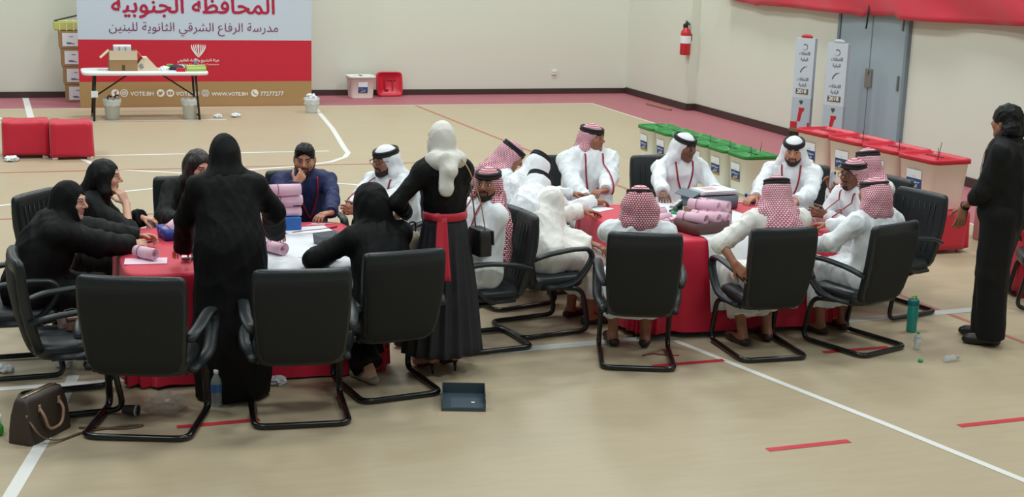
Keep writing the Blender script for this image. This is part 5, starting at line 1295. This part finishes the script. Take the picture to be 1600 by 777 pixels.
# standing woman with the white scarf
pw = person('person standing in black dress with red sash and white headscarf, back to us', (2.61, 8.74), 10, sit=False, fem=True, s=.985, wear='shirt', cloth=M_ABAYA, legcloth=SKIN['tan'], hat='hijab', hatmat=mat('cream_white_scarf', (226, 224, 216), .8, bump=.1, bscale=24), cape=False, tail=True, hfold=.0075, lean=3, yaw=4, pitch=4, heel=.055, lh=(2.37, 8.98, 1.05), le_hint=(-.95, -.5, -.3), rh=(2.62, 9.04, 1.0), re_hint=(.15, .1, -1), re=(2.76, 8.93, 1.10), trousers=False, shoes=False, skin='tan', seed=8, fat=.86, hs=.9, hz=.96, sw=.150)
rt_ = pw['root']
def skirt_rings(z0, z1, r0, r1, pleats, amp, n=180, m_=16, e=1.25):
    out = []
    for i in range(m_+1):
        v = i/m_; z = z0+(z1-z0)*v; r = r0+(r1-r0)*v**.85; a_ = amp*min(1, v*1.6+.08)
        out.append([((r+a_*(1-abs(math.sin(pleats*.5*t+.3*v)))**.8-a_*.5)*math.cos(t), (r/e+a_*(1-abs(math.sin(pleats*.5*t+.3*v)))**.8-a_*.5)*math.sin(t)-.01, z) for t in [2*math.pi*k/n for k in range(n)]])
    return out
MB().loft(skirt_rings(1.08, .145, .140, .275, 17, .036)).build('pleated_skirt', mat('charcoal_skirt_cloth', (38, 38, 44), .75, bump=.06, bscale=30), rt_)
sb = MB(); n = 48
sb.loft([[((.140+b_)*math.cos(t), (.118+b_)*math.sin(t)-.012, z_) for t in [2*math.pi*k/n for k in range(n)]] for z_, b_ in ((1.055, .0), (1.06, .012), (1.085, .014), (1.105, .010), (1.11, 0))], 0, False)
sb.build('red_sash', M_RED, rt_)
tb_ = MB(); rows = []
for i in range(13):
    v = i/12; rows.append([(-.085-.045*v+(u-.5)*(.07+.05*v), -.125-.012-.115*v-.012*math.sin(u*7)*v, 1.09-.40*v) for u in [k/8 for k in range(9)]])
tb_.loft(rows, 0, False, False); o = tb_.build('sash_tail', M_RED, rt_); o.modifiers.new('t', 'SOLIDIFY').thickness = .006
tb_ = MB(); tb_.loft([sring((-.115, -.135, z_), .03*k, .022*k, 16, 2.5) for z_, k in ((1.065, .5), (1.075, 1), (1.105, 1), (1.12, .5))]); tb_.build('sash_knot', M_RED, rt_)
for sd in (-1, 1):                                # strapped high heels
    hx = .085*sd; f = MB()
    prof = [(-.045, .062, .018), (-.02, .052, .026), (.03, .035, .030), (.08, .014, .036), (.12, .010, .036), (.165, .010, .014)]
    f.loft([[(hx+.02*sd*(y+.04)+w*x, y, z+dz) for x, dz in ((-1, 0), (1, 0), (1, .010), (-1, .010))] for y, z, w in prof]); f.tube([(hx, -.035, .065), (hx, -.045, .03), (hx, -.046, 0.0)], [.016, .009, .006], n=10)
    f.tube([(hx-.036, .11, .018), (hx-.03, .11, .045), (hx, .105, .060), (hx+.03, .11, .045), (hx+.036, .11, .018)], .006, n=6, r2=.012); f.tube([(hx+.040*math.cos(t), -.012+.046*math.sin(t), .125) for t in [2*math.pi*k/18 for k in range(18)]], .005, n=6, closed=True); f.loft([[(hx+.03*math.cos(t)*k_, -.03-.018*math.sin(t), z_) for t in [math.pi*q_/8 for q_ in range(9)]] for z_, k_ in ((.06, .9), (.10, 1.0), (.125, 1.05))], 0, False, False)
    f.build('high_heel', M_BSHOE, rt_)
bgm = thing('shoulder_bag', 'small black shoulder bag hanging on a tan strap at the white-scarfed woman', 'shoulder bag', (2.61, 8.74, .04), 10)
MB().loft([sring((.245, -.05, z_), .05*k, .10*k, 28, 6) for z_, k in ((.76, .9), (.765, 1), (.86, 1), (.93, .96), (.94, .85))]).build('bag_body', M_BLACK, bgm)
MB().box((.300, -.05, .885), (.012, .19, .10), 0, .004, ry=-4).build('bag_flap', mat('black_grain_leather', (32, 32, 34), .4), bgm)
MB().tube(fillet([(.25, .02, .93), (.225, .03, 1.15), (.14, -.02, 1.40), (.06, -.05, 1.455), (.09, -.155, 1.38), (.19, -.155, 1.15), (.25, -.12, .93)], .08), .004, n=6, r2=.009).build('strap', mat('tan_strap', (176, 140, 112), .5), bgm)
hbx = thing('clutch_purse', 'beige purse held before her by the woman with the red sash', 'purse', (2.44, 8.92, 0), 20)
MB().loft([sring((0, 0, z_), .07*k, .035*k, 24, 4) for z_, k in ((.76, .8), (.77, 1), (.88, .95), (.93, .6))]).build('purse_body', mat('beige_fabric', (196, 178, 154), .7, var=.2, vscale=30), hbx)
MB().tube(fillet([(-.03, 0, .92), (-.03, 0, 1.0), (.03, 0, 1.0), (.03, 0, .92)], .03), .006).build('handle', M_BLACK, hbx)

# between the tables
person('person with black beard and red checked scarf seated sideways, looking up', (3.03, 9.27), 99, hat='shemagh', beard='full', lean=-7, hz=.555, yaw=46, pitch=-4, rh=(2.66, 9.42, .70), lh=(2.66, 9.16, .70), lanyard=.30, lanoff=-.03, skin='brown', seed=9, fl=.26, backlen=.36, fat=1.05, head=None)
person('person with red checked scarf and bowed head beyond the leaning men', (3.70, 11.05), -92, hat='shemagh', check=M_SHEML, hz=.49, lean=7, spine2=7, yaw=-6, pitch=30, rh=(4.2, 11.0, .80), lh=(4.2, 11.3, .80), skin='brown', seed=10)
person('person in white headscarf bowed over the table, half hidden behind a nearer man', (3.70, 10.44), -70, re_hint=(.2, .1, -1), hat='ghutra', hz=.50, lean=14, spine2=12, yaw=10, pitch=34, rh=(4.44, 10.40, .80), lh=(4.4, 10.7, .80), skin='brown', seed=11, agtilt=-12, backlen=.26)
person('person in white bending far over from his chair, face hidden', (3.64, 9.58), -74, re_hint=(.2, .1, -1), le_hint=(-.2, .1, -1), hat='ghutra', cloth=M_THOBE2, lean=14, side=-38, spine2=12, yaw=14, pitch=34, roll=-14, rh=(4.05, 9.50, .64), lh=(4.40, 10.02, .81), skin='brown', seed=12, fat=1.12, fold=.014, backlen=.16)

# right table
person('person in white with red checked scarf and lanyard facing us, hands folded', (4.66, 11.26), 178, s=1.06, hat='shemagh', check=M_SHEML, lean=5, yaw=36, pitch=0, rh=(4.47, 10.66, .77), lh=(4.52, 10.62, .79), rd=(.5, -.8, 0), ld=(-.8, -.4, 0), re_hint=(.45, -.2, -.95), le_hint=(-.45, -.2, -.95), lanyard=.40, lanoff=.03, skin='brown', seed=13, watch='r', fat=1.25, wide=1.1)
person('person in white headscarf and lanyard facing us behind the grey file box', (5.48, 11.16), 178, hat='ghutra', hz=.52, lean=10, yaw=20, pitch=8, rh=(5.06, 10.52, .80), lh=(5.62, 10.60, .80), lanyard=.28, skin='deep', seed=14, fl=.18, fr=.10)
person('person with red checked scarf seated with back to us left of white cloth', (3.98, 8.63), -20, hat='shemagh', style='wrap', hz=.50, lean=4, yaw=2, pitch=4, rh=(4.38, 9.12, .80), lh=(4.06, 9.28, .80), skin='brown', seed=15, hfold=.008)
person('bearded person in white headscarf before the ballot boxes, arm reaching onto table', (6.36, 10.62), 140, hat='ghutra', beard='full', lean=11, yaw=6, pitch=8, rh=(5.76, 10.28, .80), lh=(6.04, 10.06, .80), rd=(-.9, -.4, -.1), lanyard=.26, lanoff=-.02, skin='tan', seed=16, fl=.22, fr=.12, fat=1.05)
person('person seated with back to us, left arm akimbo, red scarf hanging down', (5.05, 8.58), -3, hat='shemagh', check=M_SHEML, style='down', lean=6, yaw=-8, pitch=8, le=(4.62, 8.62, .82), lh=(4.70, 8.45, .66), ld=(.4, -.5, -.5), ln=(.5, .5, -.3), lsleeve=.18, rh=(5.35, 9.2, .80), cloth=M_THOBE2, skin='brown', seed=17, backlen=.34, dw=1.35, fr=.2, fl=.5, fat=1.1, lfoot=.22, rfoot=.3)
person('person with dark-rimmed glasses and clasped hands at right end of right table', (6.40, 9.46), 97, hat='shemagh', check=M_SHEML, glasses=True, beard='chin', lean=18, spine2=6, yaw=10, pitch=4, rh=(5.90, 9.50, .84), lh=(5.89, 9.42, .84), rd=(-.9, -.3, .25), ld=(-.9, .15, .25), rn=(-.1, -.9, -.2), ln=(.1, .9, -.2), curl=62, lanyard=.30, skin='deep', seed=18, fat=1.1, agtilt=4)
p19 = person('person behind the spectacled man, red scarf to us, holding up a phone', (6.76, 10.00), 100, hat='shemagh', check=M_SHEML, hz=.51, lean=7, yaw=-95, pitch=4, rh=(6.30, 9.93, .97), rd=(-.2, .1, .95), rn=(-.7, -.3, .3), rcurl=50, lh=(6.2, 9.6, .80), skin='brown', seed=19, backlen=.3)
person('person with wound red checked scarf in the right corner chair, back to us', (5.88, 8.60), 13, hat='shemagh', check=M_SHEML, style='wrap', hz=.51, lean=4, yaw=6, pitch=2, lh=(5.50, 8.95, .70), le=(5.54, 8.66, .78), rh=(5.75, 9.2, .80), skin='brown', seed=20, cloth=M_THOBE, hfold=.009)
ph = thing('smartphone', 'silver smartphone held upright behind the spectacled man', 'phone', (6.29, 9.90, -.02), 20)
MB().loft([[(x, y-.012, z+1.035) for x, z, y in [(p_[0], p_[1], yy) for p_ in sring((0, 0, 0), .036-i_, .072-i_, 28, 7)]] for yy, i_ in ((0, .003), (.002, 0), (.008, 0), (.010, .003))]).build('phone_case', mat('silver_phone', (196, 202, 208), .3, .3), ph)
MB().box((.02, -.0135, 1.088), (.016, .003, .022), 0, .001).build('camera_bump', M_BLACK, ph)
# standing man at the right
h_ = at_z(1503, 338, .95)
person('person in black shirt and trousers standing at right edge, back half to us', (6.84, 8.42), 40, sit=False, s=1.10, wear='shirt', cloth=M_BLK2, legcloth=mat('black_trousers_cloth', (12, 12, 14), .75, spec=.3), hair='bushy', lean=2, yaw=-22, pitch=3, lh=(h_.x, h_.y, .95), ld=(-.15, .05, -.95), ln=(.4, .8, 0), le_hint=(-.7, -.5, 0), lsleeve=.55, lcurl=30, rh=(7.15, 8.85, 1.0), watch='l', watchmat=M_BLACK, shoemat=M_BSHOE, closed=True, skin='brown', seed=21, fat=1.15, wide=1.15, hz=1.0, lfoot=-.02, rfoot=.06, lanyard=.3)
